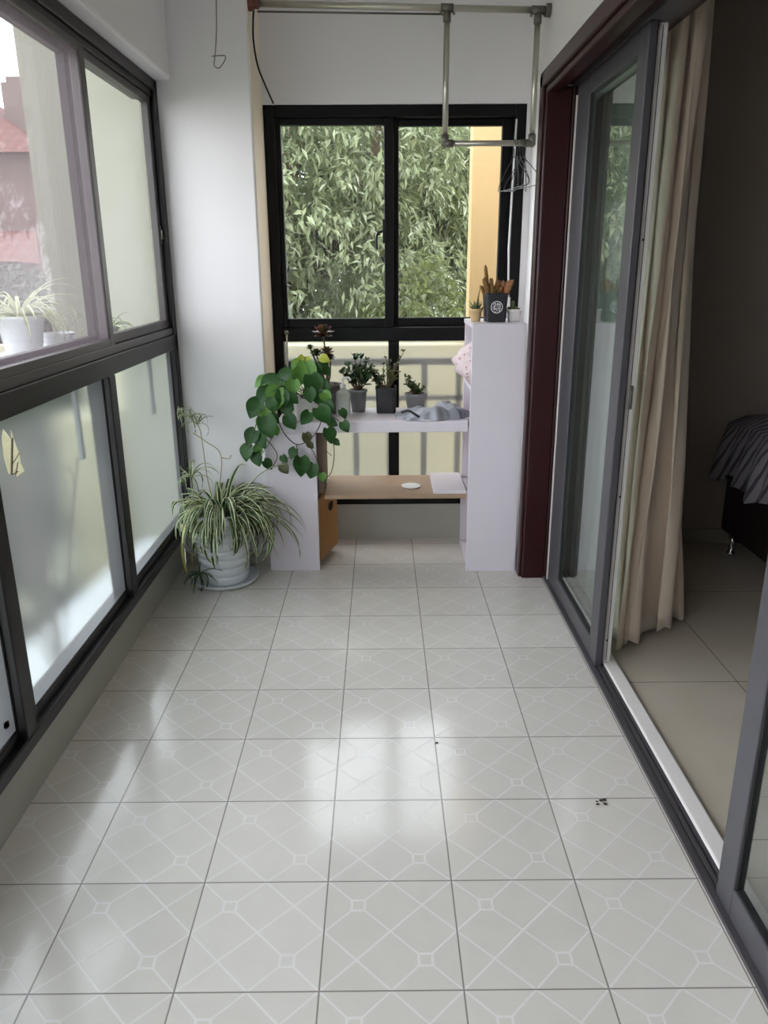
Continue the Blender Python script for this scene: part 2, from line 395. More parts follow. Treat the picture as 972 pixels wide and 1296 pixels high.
# left wall: kerb under the windows, lintel beam above them
o = sboxes('wall_left', [(-1.13, -.985, Y_END, 3.66, -.12, .203)], KERB); struct(o)
struct(sboxes('beam_left', [(-1.13, -.868, Y_END, 3.66, 2.17, 2.76)], WALL, bevel=.012))
struct(sboxes('wall_corner', [(-.985, -.537, 3.66, 4.16, -.12, 2.76)], WALL, bevel=.006))
struct(sboxes('trim_reveal', [(-.537, -.5345, 3.668, 4.0, .0, 2.75)], CREAMREV))
# back wall: sill below, lintel above, narrow strip at the right
struct(sboxes('wall_back', [(-.537, .72, 4.03, 4.16, -.12, .2), (-.537, .72, 4.0, 4.16, 2.138, 2.76), (.692, .72, 4.0, 4.16, .2, 2.138)], WALL))
struct(sboxes('trim_back', [(-.534, .72, 4.012, 4.03, 0, .2)], KERB))
struct(sboxes('baseboard_corner', [(-.98, -.537, 3.648, 3.66, 0, .07)], KERB))
# right wall around the sliding door opening
DY0, DY1, DZ = .35, 3.44, 2.11
struct(sboxes('wall_right', [(.72, .92, DY1+.02, 4.16, -.12, 2.76), (.72, .92, Y_END, DY1+.02, DZ+.02, 2.76), (.72, .92, Y_END, DY0, -.12, DZ+.02)], WALL))
struct(sboxes('wall_rear', [(-1.13, .92, Y_END-.12, Y_END, -.12, 2.76)], WALL))
# mahogany door casing: stepped architrave + lining
tr = MB()
for (a, b, x0) in ((3.44, 3.46, .668), (3.455, 3.5, .655)):
    pass
tr.box(.655, .722, 3.453, 3.512, 0, 2.15)          # upright, outer step
tr.box(.668, .775, 3.435, 3.4535, 0, 2.10)         # lining face seen from the balcony
tr.box(.775, .90, 3.44, 3.46, 0, 2.12)
tr.box(.655, .722, DY0-.06, 3.512, 2.10, 2.16)     # head, outer
tr.box(.668, .722, DY0-.06, 3.4535, 2.075, 2.10)   # head, inner step
tr.box(.722, .90, DY0-.06, 3.46, 2.11, 2.13)
tr.box(.655, .722, DY0-.06, DY0, 0, 2.10)
struct(tr.build('trim_door_casing', MAHOG, bevel=.006))
struct(sboxes('trim_track', [(.77, .79, DY0, 3.435, 0, .012), (.79, .796, DY0, 3.435, 0, .006), (.796, .806, DY0, 3.435, 0, .014), (.806, .812, DY0, 3.435, 0, .006), (.812, .822, DY0, 3.435, 0, .014),
               (.775, .86, DY0, 3.435, 2.098, 2.11)], TRACKG))
struct(sboxes('trim_threshold', [(.822, .875, DY0, 3.435, -.02, .02)], THRESH, bevel=.006))

# ------------------------------------------------------------------ window_1: the back window
w1 = struct(thing('window_1', None, None, (.08, 4.03, .2))); w1.pop('_base', None); w1['_base'] = (.08, 4.03, .2)
fy0, fy1 = 4.0, 4.1
fr = [(-.533, -.485, fy0, fy1, .2, 2.137), (.64, .692, fy0, fy1, .2, 2.137), (-.485, .64, fy0, fy1, 2.085, 2.137), (-.485, .64, fy0, fy1, 1.062, 1.13), (-.485, .64, fy0, fy1, .2, .255),
      (.044, .098, fy0, fy1, .255, 1.062)]
sboxes('window_frame', fr, BACKFRAME, w1, bevel=.004)
sboxes('left_sash', [(-.485, -.459, 4.02, 4.06, 1.13, 2.085), (.027, .072, 4.02, 4.06, 1.13, 2.085), (-.459, .027, 4.02, 4.06, 2.055, 2.085), (-.459, .027, 4.02, 4.06, 1.13, 1.173)], BACKFRAME, w1, bevel=.003)
sboxes('right_sash', [(.055, .097, 4.062, 4.095, 1.13, 2.085), (.59, .64, 4.062, 4.095, 1.13, 2.085), (.097, .59, 4.062, 4.095, 2.055, 2.085), (.097, .59, 4.062, 4.095, 1.13, 1.173)], BACKFRAME, w1, bevel=.003)
sheet('pane', 'y', 4.04, -.459, .027, 1.173, 2.055, GLASS, w1)
sheet('pane', 'y', 4.078, .097, .59, 1.173, 2.055, GLASS, w1)
sheet('frosted_pane', 'y', 4.05, -.485, .044, .255, 1.062, FROSTB, w1)
sheet('frosted_pane', 'y', 4.05, .098, .64, .255, 1.062, FROSTB, w1)
h = MB(); h.box(.018, .034, 4.008, 4.022, 1.53, 1.64)
h.tube(spline([(.018, 4.0, 1.585), (-.005, 3.985, 1.575), (-.012, 3.98, 1.545), (-.01, 3.98, 1.50)], 5), .006, 8)
h.build('handle', GASKET, w1, bevel=.002)

# ------------------------------------------------------------------ window_2: the long left window
w2 = struct(thing('window_2', None, None, (-.98, 1.0, .2)))
X0, X1 = -1.04, -.93
Ya, Yb = Y_END, 3.66
b = MB()
b.box(X0, X1, Ya, Yb, .203, .243); b.box(X0, -.951, Ya, Yb, .243, .272)
b.box(X0, X1, Ya, Yb, 1.068, 1.135); 
b.box(X0, X1, Ya, Yb, 2.125, 2.169); b.box(X0, -.94, Ya, Yb, 2.10, 2.125)
b.box(-.985, X1, 3.6, Yb, .203, 2.16)
b.build('window_frame', FRAME, w2, bevel=.004)
sboxes('sliding_track', [(X0, -.936, Ya, 3.6, 1.135, 1.165), (X0, -.95, Ya, 3.55, 1.165, 1.185)], FRAME2, w2, bevel=.003)
for yc in (2.722, 1.804, .886, -.032, -.95):
    q = MB(); q.box(X0, -.93, yc-.034, yc+.034, .243, 1.068); q.box(X0, -.951, yc-.04, yc+.037, .272, 1.068)
    q.build('mullion', FRAME, w2, bevel=.004)
LY = [(-1.6, -.984), (-.916, -.066), (.002, .852), (.92, 1.77), (1.838, 2.688), (2.756, 3.60)]
for i, (a, c) in enumerate(LY):
    sboxes('glazing_bead', [(-.99, -.9535, a, a+.006, .272, 1.068), (-.99, -.9535, c-.008, c, .272, 1.068), (-.99, -.9535, a, c, .272, .280)], FRAME, w2)
    sheet('lower_pane', 'x', -.9585, a, c, .275, 1.068, GLASSG, w2)
    if i != 4: sheet('frosted_film', 'x', -.9555, a, c, .275, 1.068, FROST, w2)
    else:
        # film with a torn hole near its upper corner
        hole = [(1.93, 1.02), (1.945, 1.04), (1.985, 1.03), (1.98, 1.005), (2.0, .985), (2.015, .96), (2.01, .935), (2.028, .908), (1.98, .905), (1.935, .925), (1.925, .97)]
        cx = sum(p[0] for p in hole)/len(hole); cz = sum(p[1] for p in hole)/len(hole)
        pts = [(math.atan2(z-cz, y-cx), y, z) for y, z in hole]
        def rim(ang):
            dy, dz = math.cos(ang), math.sin(ang); t = 9
            if dy > 1e-6: t = min(t, (c-cx)/dy)
            if dy < -1e-6: t = min(t, (a-cx)/dy)
            if dz > 1e-6: t = min(t, (1.068-cz)/dz)
            if dz < -1e-6: t = min(t, (.275-cz)/dz)
            return (cx+dy*t, cz+dz*t)
        def inner(ang):
            P = sorted(pts)
            for k in range(len(P)):
                A = P[k]; Bq = P[(k+1) % len(P)]; a1 = A[0]; a2 = Bq[0] + (2*PI if k == len(P)-1 else 0)
                an = ang if ang >= P[0][0] else ang+2*PI
                if a1 <= an <= a2:
                    t = (an-a1)/(a2-a1+1e-9); return (A[1]+(Bq[1]-A[1])*t, A[2]+(Bq[2]-A[2])*t)
            return (P[0][1], P[0][2])
        angs = sorted([p[0] for p in pts]+[math.atan2(zz-cz, yy-cx) for yy in (a, c) for zz in (.275, 1.068)])
        vs = []; fs = []
        for an in angs:
            iy, iz = inner(an); oy, oz = rim(an); vs += [(-.9555, iy, iz), (-.9555, oy, oz)]
        n_ = len(angs)
        for k in range(n_):
            k2 = (k+1) % n_; fs.append((2*k, 2*k+1, 2*k2+1, 2*k2))
        MB().add(vs, fs).build('frosted_film', FROST, w2)
# upper sliding sashes
def sash(a, c, x0, x1, m, nm):
    sboxes(nm, [(x0, x1, a, a+.055, 1.165, 2.10), (x0, x1, c-.04, c, 1.165, 2.10), (x0, x1, a+.055, c-.04, 1.165, 1.20), (x0, x1, a+.055, c-.04, 2.072, 2.10)], m, w2, bevel=.003)
    sheet('upper_pane', 'x', (x0+x1)/2, a+.055, c-.04, 1.20, 2.072, GLASSG, w2)
sash(2.78, 3.60, -.978, -.948, FRAME2, 'sash_frame')
sash(1.74, 2.82, -1.02, -.99, FRAME, 'sash_frame')
sash(.75, 1.80, -.978, -.948, FRAME2, 'sash_frame')
sash(-.25, .8, -1.02, -.99, FRAME, 'sash_frame')
sash(-1.55, -.2, -.978, -.948, FRAME2, 'sash_frame')
# insect screen sash in front of the second sash
sboxes('screen_frame', [(-.946, -.933, 2.752, 2.797, 1.165, 2.10), (-.946, -.933, 1.74, 1.77, 1.165, 2.10), (-.946, -.933, 1.77, 2.752, 1.165, 1.19), (-.946, -.933, 1.77, 2.752, 2.075, 2.10)], FRAME2, w2, bevel=.002)
sheet('insect_screen', 'x', -.940, 1.77, 2.752, 1.19, 2.075, SCREEN, w2)
b = MB()
for k in range(5):
    yy = 1.725+random.uniform(-.012, .012); zz = .325+random.uniform(-.01, .012)
    b.add([(-.9545, yy-.008, zz-.006), (-.9545, yy+.006, zz-.007), (-.9545, yy+.009, zz+.006), (-.9545, yy-.004, zz+.008)], [(0, 1, 2, 3)])
b.build('sticker_remnant', GASKET, w2)
b = MB(); b.box(-.948, -.944, 3.572, 3.588, 1.52, 1.60); b.box(-.944, -.938, 3.575, 3.585, 1.54, 1.58); b.build('sash_latch', STEELD, w2, bevel=.002)

# ------------------------------------------------------------------ sliding doors
def door(nm, y0, y1, x0, x1, m, stile=.1, far=None):
    far = far or stile
    d = struct(thing(nm, None, None, (x0, (y0+y1)/2, .012)))
    zb, zt = .012, 2.098
    sboxes('door_frame', [(x0, x1, y0, y0+stile, zb, zt), (x0, x1, y1-far, y1, zb, zt), (x0, x1, y0+stile, y1-far, zb, .09), (x0, x1, y0+stile, y1-far, 2.03, zt)], m, d, bevel=.003)
    xm = (x0+x1)/2
    sboxes('gasket', [(x0+.004, xm, y0+stile, y0+stile+.008, .09, 2.03), (x0+.004, xm, y1-far-.008, y1-far, .09, 2.03), (x0+.004, xm, y0+stile, y1-far, .09, .096)], GASKET, d)
    sheet('door_pane', 'x', xm, y0+stile, y1-far, .09, 2.03, DOORGLASS, d)
    return d
d1 = door('door_1', 2.555, 3.40, .785, .81, DOORGREY, .095, .19)
sboxes('brush_strip', [(.78, .786, 3.395, 3.405, .012, 2.06)], DOORWHITE, d1)
sboxes('edge_gasket', [(.81, .8125, 2.558, 2.575, .012, 2.098)], GASKET, d1)
d2 = door('door_2', 2.575, 3.42, .815, .846, DOORWHITE, stile=.07)
b = MB(); b.box(.829, .8315, 2.5735, 2.5755, .03, 2.09)
b.build('edge_groove', DOORGREY, d2)
b = MB(); b.box(.826, .838, 2.568, 2.575, .965, 1.045); b.box(.829, .835, 2.562, 2.568, .985, 1.03); b.build('door_latch', STEELD, d2, bevel=.002)
b = MB()
for zz in (.11, .66, 1.5):
    b.ball((.828, 2.573, zz), .004, 8, 6)
b.build('screw', GASKET, d2)
d3 = door('door_3', .45, 1.475, .785, .81, DOORGREY, stile=.075)

# ------------------------------------------------------------------ bedroom beyond the door
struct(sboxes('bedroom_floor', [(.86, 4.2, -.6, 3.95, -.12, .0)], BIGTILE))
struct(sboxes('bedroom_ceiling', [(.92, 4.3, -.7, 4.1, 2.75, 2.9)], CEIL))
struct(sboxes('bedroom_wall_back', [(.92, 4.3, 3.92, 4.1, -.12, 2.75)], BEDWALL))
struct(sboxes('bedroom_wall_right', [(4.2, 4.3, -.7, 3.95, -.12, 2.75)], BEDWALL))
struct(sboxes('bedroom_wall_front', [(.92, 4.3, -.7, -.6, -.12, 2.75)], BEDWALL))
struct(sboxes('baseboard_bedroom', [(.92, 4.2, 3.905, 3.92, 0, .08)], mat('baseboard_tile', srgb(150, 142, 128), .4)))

# curtain: a gathered bundle beside the far panels
cu = thing('curtain', 'long taupe curtain gathered at the far side of the sliding door opening', 'curtain', (1.02, 2.95, 0))
plan = [(.905, 3.36), (.95, 3.30), (.90, 3.23), (.955, 3.16), (.90, 3.09), (.955, 3.02), (.90, 2.95), (.95, 2.88), (.897, 2.81)]
plan += [(.915, 2.755), (.932, 2.80), (.965, 2.735), (.998, 2.75), (1.012, 2.82), (1.03, 2.775), (1.062, 2.755), (1.09, 2.79), (1.097, 2.87), (1.125, 2.835), (1.15, 2.86), (1.155, 2.94), (1.185, 2.98), (1.17, 3.1)]
pl = spline([(x, y, 0) for x, y in plan], 6)
vs = []; fs = []; NZ = 28; n_ = len(pl)
for j in range(NZ+1):
    t = j/NZ; z = .012+t*2.23
    fl = .70+.34*(1-t)**1.3
    for k, p in enumerate(pl):
        ph = k*.42
        sx = .012*math.sin(ph+t*5)+.008*math.sin(ph*2.3-t*9)
        x = .895+(p.x-.895)*fl+sx*(1-.7*t)
        y = 2.98+(p.y-2.98)*(1.0+.04*(1-t)**2)+.010*math.sin(ph*1.4+t*6)*(1-.4*t)
        if j == 0: z = .012+.010*math.sin(ph*1.9)+.01
        x += .02*(1-t)**4*math.sin(k*.15)
        if p.x > .9: y += .02*math.sin(t*7+p.x*30)*(1-t)
        fw_ = max(0, min(1, (2.87-p.y)/.10)); x -= .10*(1-t)**1.25*fw_*max(0, (p.x-.9)/.15); y -= .03*(1-t)**2*fw_
        x += .05*(1-t)**1.5*(1-fw_)*max(0, min(1, (p.x-1.02)/.1))
        vs.append((max(x, .886), y, z))
for j in range(NZ):
    for k in range(n_-1): fs.append((j*n_+k, j*n_+k+1, (j+1)*n_+k+1, (j+1)*n_+k))
MB().add(vs, fs).build('drape', CURTAIN, cu, smooth=True, solid=.003)
b = MB(); b.tube([(1.02, .3, 2.26), (1.02, 3.5, 2.26)], .012, 10); o = b.build('curtain_rail', STEELD)
tag(o, 'thin curtain rail along the top of the dark bedroom doorway', 'curtain rail')

# bed
bed = thing('bed', 'dark bed with a grey striped spread in the dim bedroom', 'bed', (2.5, 2.8, 0))
sboxes('bed_base', [(1.775, 3.55, 1.9, 3.85, .10, .40)], BEDBASE, bed, bevel=.02)
sboxes('mattress', [(1.78, 3.54, 1.92, 3.86, .40, .62)], MATTR, bed, bevel=.04)
vs = []; fs = []; ny = 60
for k in range(ny+1):
    y = 1.88+(3.885-1.88)*k/ny; w = .018*math.sin(k*1.7)+.012*math.sin(k*.73)
    hem = .40+.025*math.sin(k*.5)+.015*math.sin(k*1.3)
    row = [(1.715+w*1.4, y, hem), (1.725+w, y, .48), (1.745+w*.6, y, .58), (1.775, y, .66+.01*math.sin(k*.4)), (1.86, y, .70+.012*math.sin(k*.6)), (2.1, y, .71+.02*math.sin(k*.3)), (2.8, y, .70), (3.45, y, .69), (3.57, y, .64), (3.59, y, .45)]
    vs += row
for k in range(ny):
    for i in range(9): fs.append((k*10+i, k*10+i+1, (k+1)*10+i+1, (k+1)*10+i))
MB().add(vs, fs).build('bedspread', STRIPE, bed, smooth=True, solid=.012)
for (x, y) in ((1.79, 3.72), (1.79, 2.0), (3.48, 3.72), (3.48, 2.0)):
    b = MB(); b.lathe((x, y, 0), [(.012, .0), (.02, .006), (.02, .018), (.01, .026), (.018, .05), (.012, .075), (.022, .1)], 14); b.build('foot', CHROME, bed, smooth=True)
b = MB(); N = 14
vs = []; fs = []
for i in range(N+1):
    for j in range(N+1):
        u, v = i/N*2-1, j/N*2-1; q = max(0, (1-u**4)*(1-v**4))**.5
        vs.append((2.25+u*.33, 3.58+v*.22, .725+.1*q))
for i in range(N):
    for j in range(N): fs.append((i*(N+1)+j, (i+1)*(N+1)+j, (i+1)*(N+1)+j+1, i*(N+1)+j+1))
o = MB().add(vs, fs).build('pillow', STRIPE, smooth=True, solid=.01)
tag(o, 'grey striped pillow lying at the head of the bed', 'pillow')

# ------------------------------------------------------------------ shelf units
lu = thing('low_cabinet', 'low white cabinet on the floor below the trailing pothos', 'cabinet', (-.42, 3.73, 0))
sboxes('front_panel', [(-.542, -.301, 3.555, 3.575, 0, .687)], WHITEBOARD, lu, bevel=.002)
sboxes('rear_panel', [(-.53, -.301, 3.885, 3.905, 0, .687)], WHITEBOARD, lu, bevel=.002)
sboxes('side_panel', [(-.53, -.514, 3.575, 3.885, 0, .687)], WHITEBOARD, lu)
sboxes('bottom_panel', [(-.514, -.305, 3.575, 3.885, .02, .036)], WHITEBOARD, lu)
sboxes('upright_panel', [(-.300, -.272, 3.58, 3.88, .39, .686)], PARTICLE, lu)['label'] = 'bare brown board upright'
sboxes('shelf', [(-.514, -.301, 3.575, 3.885, .37, .386)], WHITEBOARD, lu)
o = sboxes('wooden_box', [], CARD)
bpy.data.objects.remove(o)
bx = thing('storage_box', 'orange brown box pushed into the low white cabinet', 'box', (-.28, 3.75, .04))
BM = Matrix.Translation((-.296, 3.582, 0)) @ Matrix.Rotation(-.262, 4, 'Z')
BMc = lambda *q: MB().box(*q, BM)
BMc(-.135, 0, 0, .272, .0375, .342).build('box_body', CARD, bx, bevel=.004)
BMc(-.139, .005, -.004, .277, .332, .36).build('lid_rim', CARD, bx, bevel=.003)
b = MB(); b.lathe((0, 0, 0), [(.024, 0), (.024, .002)], 20)
for i, v in enumerate(b.v): b.v[i] = tuple(BM @ Vector((.0005+v[2], .165+v[0]*1.35, .275+v[1])))
b.build('hand_hole', DARK, bx)

o = sboxes('shelf_board', [(-.482, .406, 3.548, 3.925, .688, .738)], WHITEBOARD, bevel=.003)
tag(o, 'thick white board bridging the two white cabinets and carrying pots', 'shelf board')
o = sboxes('wooden_plank', [(-.268, .408, 3.555, 3.915, .364, .385)], WOOD, bevel=.002)
tag(o, 'brown wooden plank lying low between the two white cabinets', 'plank')
o = sboxes('white_board', [(.252, .409, 3.56, 3.91, .3855, .400)], WHITEBOARD, bevel=.002)
tag(o, 'short white panel lying on the right end of the wooden plank', 'panel')
b = MB(); b.lathe((.149, 3.69, .3856), [(.03, 0), (.046, .003), (.048, .007), (.044, .007), (.034, .004), (.001, .0035)], 32)
tag(b.build('round_dish', WHITEP, smooth=True, origin=(.149, 3.69, .3856)), 'small white round dish lying on the wooden plank', 'dish')

ru = thing('tall_cabinet', 'tall narrow white cabinet on the floor beside the mahogany door casing', 'cabinet', (.53, 3.72, 0))
sboxes('front_panel', [(.412, .652, 3.53, 3.548, 0, 1.178)], WHITEBOARD, ru, bevel=.002)
sboxes('rear_panel', [(.418, .652, 3.885, 3.905, 0, 1.178)], WHITEBOARD, ru, bevel=.002)
sboxes('back_panel', [(.636, .652, 3.548, 3.885, 0, 1.178)], WHITEBOARD, ru)
sboxes('top_panel', [(.412, .636, 3.548, 3.885, 1.16, 1.178)], WHITEBOARD, ru)
sboxes('bottom_panel', [(.418, .636, 3.548, 3.885, .02, .036)], WHITEBOARD, ru)
for z in (.362, .70, .875):
    sboxes('shelf', [(.418, .636, 3.548, 3.885, z, z+.018)], WHITEBOARD, ru)

# pink cloth bulging out of the tall cabinet
def crumple(name, cx, cy, z0, sx, sy, h, m, seed, nx=36, ny=30, sharp=1.0, topmat=None):
    rnd = random.Random(seed); ridges = [(rnd.uniform(0, 2*PI), rnd.uniform(2, 7), rnd.uniform(0, 6), rnd.uniform(.3, 1)) for _ in range(9)]
    vs = []; fs = []
    for i in range(nx+1):
        for j in range(ny+1):
            u, v = i/nx*2-1, j/ny*2-1
            r = min(1, (u*u+v*v)**.5)
            ang = math.atan2(v, u)
            edge = 1+.10*math.sin(3*ang+seed)+.07*math.sin(7*ang+2*seed)
            q = max(abs(u), abs(v)); s_ = q/(r+1e-6) if r > 0 else 1
            X = u*s_*edge; Yv = v*s_*edge
            dome = max(0, 1-q**2)**.7
            rid = sum(a*abs(math.sin(f*(u*math.cos(t)+v*math.sin(t))+p)) for t, f, p, a in ridges)/4.2
            z = z0+h*dome*(.35+.65*sharp*rid)+.004
            vs.append((cx+sx*X, cy+sy*Yv, z if q < .999 else z0+.002))
    for i in range(nx):
        for j in range(ny): fs.append((i*(ny+1)+j, (i+1)*(ny+1)+j, (i+1)*(ny+1)+j+1, i*(ny+1)+j+1))
    return MB().add(vs, fs)
vs = []; fs = []; rnd = random.Random(3); n1, n2 = 26, 22
for i in range(n1+1):
    for j in range(n2+1):
        a = i/n1*2*PI; t = j/n2
        z = .895+t*.205
        rad = .085*(math.sin(PI*(.08+.9*t))**.6)*(1+.14*math.sin(5*a+9*t)+.10*math.sin(9*a-14*t))
        vs.append((.475+rad*1.25*math.cos(a)-.012*math.sin(t*PI), 3.665+rad*1.2*math.sin(a), z))
for i in range(n1):
    for j in range(n2): fs.append((i*(n2+1)+j, (i+1)*(n2+1)+j, (i+1)*(n2+1)+j+1, i*(n2+1)+j+1))
pc = thing('folded_cloth', 'crumpled pale pink cloth bulging from the upper opening of the tall cabinet', 'cloth', (.475, 3.665, .893))
MB().add(vs, fs).build('fabric', CLOTH, pc, smooth=True)
# ------------------------------------------------------------------ pots and plants helpers
def pot_round(c, r0, r1, h, m, parent, rim=.004, soil=True, name='pot', sq=None, n=36):
    b = MB(); b.lathe(c, [(r0*.96, 0), (r0, .004), (r1, h-.012), (r1+rim, h-.010), (r1+rim, h), (r1-.004, h), (r1-.007, h-.02), (r1-.007, h-.025)], n, sq=sq)
    o = b.build(name, m, parent, smooth=(sq is None))
    if soil:
        s = MB(); s.lathe(Vector(c)+Vector((0, 0, h-.022)), [(r1-.006, 0), (r1-.012, .006), (r1*.5, .012), (.001, .013)], 24, sq=sq); s.build('soil', SOIL, parent, smooth=True)
    return o
def leaf_oval(b, p, d, up, L, W, thick=.0, curl=.15, n=5, heart=False):
    """flat leaf from p along d; up = rough normal"""
    d = Vector(d).normalized(); side = d.cross(Vector(up)).normalized(); nn = side.cross(d).normalized()
    vs = []; fs = []
    for i in range(n+1):
        t = i/n
        if heart: w = W*.5*math.sin(PI*min(1, .06+.94*t)**.72)**.85 if t < 1 else 0
        else: w = W*.5*math.sin(PI*(t*.94+.04))**.8
        c = Vector(p)+d*(L*t)+nn*(-curl*L*(t-.3)**2)
        if heart and i == 0: pass
        bk = d*(-.13*L*max(0, 1-t*3.2) if heart else 0)
        vs += [c-side*w+nn*(w*.42)+bk, c, c+side*w+nn*(w*.42)+bk]
    for i in range(n):
        a = i*3; fs += [(a, a+1, a+4, a+3), (a+1, a+2, a+5, a+4)]
    b.add(vs, fs)
def ribbon(b, pts, width, ga, ca, twist=0):
    """variegated strap leaf: green centre, cream margins"""
    pts = [Vector(p) for p in pts]; N = len(pts); vs = []
    for i, p in enumerate(pts):
        t = (pts[min(i+1, N-1)]-pts[max(i-1, 0)]).normalized()
        side = t.cross(Vector((0, 0, 1)))
        side = side.normalized() if side.length > .05 else Vector((1, 0, 0))
        nn = side.cross(t)
        f = i/(N-1); w = width*(.55+.45*math.sin(PI*min(1, f*1.25+.15)) if f < .68 else (1-f)/.32*.97+.02)
        for s_, l in ((-1, .22), (-.58, .08), (0, -.12), (.58, .08), (1, .22)): vs.append(p+side*(w*s_*.5)+nn*(w*l))
    o = len(b.v); b.v += [tuple(v) for v in vs]
    b.use(ga); gi = b.cur; b.use(ca); ci = b.cur
    for i in range(N-1):
        for k in range(4):
            b.f.append((o+i*5+k, o+i*5+k+1, o+(i+1)*5+k+1, o+(i+1)*5+k)); b.mi.append(ci if k in (0, 3) else gi)
def arch(base, az, L, lift, droop, n=11, lim=None, rnd=random):
    pts = []; p = Vector(base); el = lift
    for i in range(n+1):
        pts.append(p.copy()); el -= droop/n*(1+.6*i/n)
        st = L/n; p = p+Vector((math.cos(az)*math.cos(el), math.sin(az)*math.cos(el), math.sin(el)))*st
        if lim:
            p.x = max(lim[0], min(lim[1], p.x)); p.y = min(lim[2], p.y); p.z = max(lim[3], p.z)
    return pts
def tuft(b, c, n, L, w, rnd, lim=None, g=None, cr=None, lift=(.3, 1.3), droop=(1.0, 2.6)):
    for k in range(n):
        az = 2*PI*k/n+rnd.uniform(-.3, .3)
        ribbon(b, arch(Vector(c), az, L*rnd.uniform(.6, 1.15), rnd.uniform(*lift), rnd.uniform(*droop), 8, lim), w*rnd.uniform(.7, 1.15), g or SPG, cr or SPC)

# big spider plant
PX, PY = -.745, 3.45
sa = MB(); sa.lathe((PX, PY, 0), [(.12, 0), (.15, .004), (.160, .022), (.155, .022), (.145, .010), (.001, .008)], 40)
tag(sa.build('saucer', CERAMIC, smooth=True, origin=(PX, PY, 0)), 'shallow white saucer on the tiles under the big ribbed pot', 'saucer')
sp = thing('potted_spider_plant', 'large spider plant in a white ribbed floor pot beside the left window', 'potted plant', (PX, PY, .0085))
prof = []
for i in range(97):
    t = i/96; r = .105+.025*t
    rib = .0075*abs(math.sin(PI*t*8))**.6 if t < .97 else .006
    prof.append((r+rib, .0+.34*t))
prof = [(.10, 0.0)]+prof+[(.128, .342), (.124, .335), (.122, .30), (.120, .298)]
b = MB(); b.lathe((PX, PY, .0085), prof, 44); b.build('pot', CERAMIC, sp, smooth=True)
b = MB(); b.lathe((PX, PY, .305), [(.122, 0), (.10, .012), (.05, .018), (.001, .02)], 30); b.build('soil', SOIL, sp, smooth=True)
rnd = random.Random(11); b = MB(); LIM = (-.912, 9, 3.64, .03)
for k in range(230):
    az = rnd.uniform(0, 2*PI); rr = rnd.uniform(0, .085)
    c = Vector((PX+rr*math.cos(az), PY+rr*math.sin(az), .325))
    L = rnd.uniform(.20, .40)
    if math.cos(az) > .25 and math.sin(az) < .5: L *= 1.18
    if math.cos(az) < -.3: L *= .8
    lift = rnd.uniform(.45, 1.5); dr = rnd.uniform(1.6, 3.2) if lift < 1.1 else rnd.uniform(1.2, 2.9)
    ribbon(b, arch(c, az+rnd.uniform(-.25, .25), L, lift, dr, 11, LIM), rnd.uniform(.014, .023), SPG, SPC)
# long blades to the right
for (az, L, lift, dr) in ((-.35, .46, .75, 1.35), (-.5, .45, .6, 1.3), (-.15, .46, .9, 1.7), (-.7, .43, .55, 1.5), (-.25, .42, .5, 1.2), (-.9, .42, .6, 1.9), (-2.5, .36, .8, .8)):
    ribbon(b, arch((PX+.04*math.cos(az), PY+.04*math.sin(az), .33), az, L, lift, dr, 12, LIM), .016, SPG, SPC)
for k in range(14):
    az = rnd.uniform(PI*.95, PI*1.75)
    ribbon(b, arch((PX+.10*math.cos(az), PY+.10*math.sin(az), .335), az, rnd.uniform(.24, .34), rnd.uniform(.3, .9), rnd.uniform(2.8, 3.6), 12, LIM), .013, SPG, SPC)
b.build('leaves', None, sp, smooth=True)
# runners and plantlets
b = MB()
R1 = spline([(PX-.03, PY+.02, .33), (PX-.06, PY+.04, .5), (PX-.07, PY+.05, .62), (-.83, 3.52, .72), (-.865, 3.52, .76)], 6)
R2 = spline([(PX-.02, PY, .35), (-.735, 3.50, .585), (-.80, 3.50, .66), (-.86, 3.51, .70)], 6)
R3 = spline([(-.735, 3.50, .585), (-.70, 3.49, .582), (-.685, 3.485, .60)], 4)
R4 = spline([(PX-.10, PY-.05, .34), (-.895, 3.38, .33), (-.905, 3.36, .2), (-.90, 3.34, .1), (-.87, 3.31, .06), (-.84, 3.30, .08)], 6)
for R in (R1, R2, R3, R4): b.tube(R, .0022, 6)
b.build('runner', STRAW, sp, smooth=True)
b = MB(); rn = random.Random(5)
for (c_, n_, L_, w_) in (((-.865, 3.52, .765), 15, .12, .009), ((-.835, 3.525, .735), 9, .11, .009), ((-.90, 3.50, .80), 7, .09, .007), ((-.87, 3.46, .50), 16, .17, .011)):
    b = MB(); tuft(b, c_, n_, L_, w_, rn, (-.915, 9, 3.64, .1), lift=(.5, 1.4)); b.build('plantlet', None, sp, smooth=True)
b = MB(); tuft(b, (-.825, 3.275, .10), 20, .13, .008, rn, (-.92, 9, 3.4, .02), SPG, SPG, lift=(-.6, 1.2), droop=(.6, 2.2)); b.build('plantlet', None, sp, smooth=True)
b = MB()
ribbon(b, spline([(-.86, 3.36, .36), (-.90, 3.33, .25), (-.905, 3.32, .14), (-.885, 3.31, .085), (-.862, 3.31, .12), (-.86, 3.31, .20)], 4), .012, YELLOWED, YELLOWED)
ribbon(b, spline([(-.84, 3.35, .36), (-.885, 3.31, .30), (-.895, 3.30, .20), (-.89, 3.295, .12)], 4), .012, YELLOWED, SPC)
b.build('yellowed_leaf', None, sp, smooth=True)

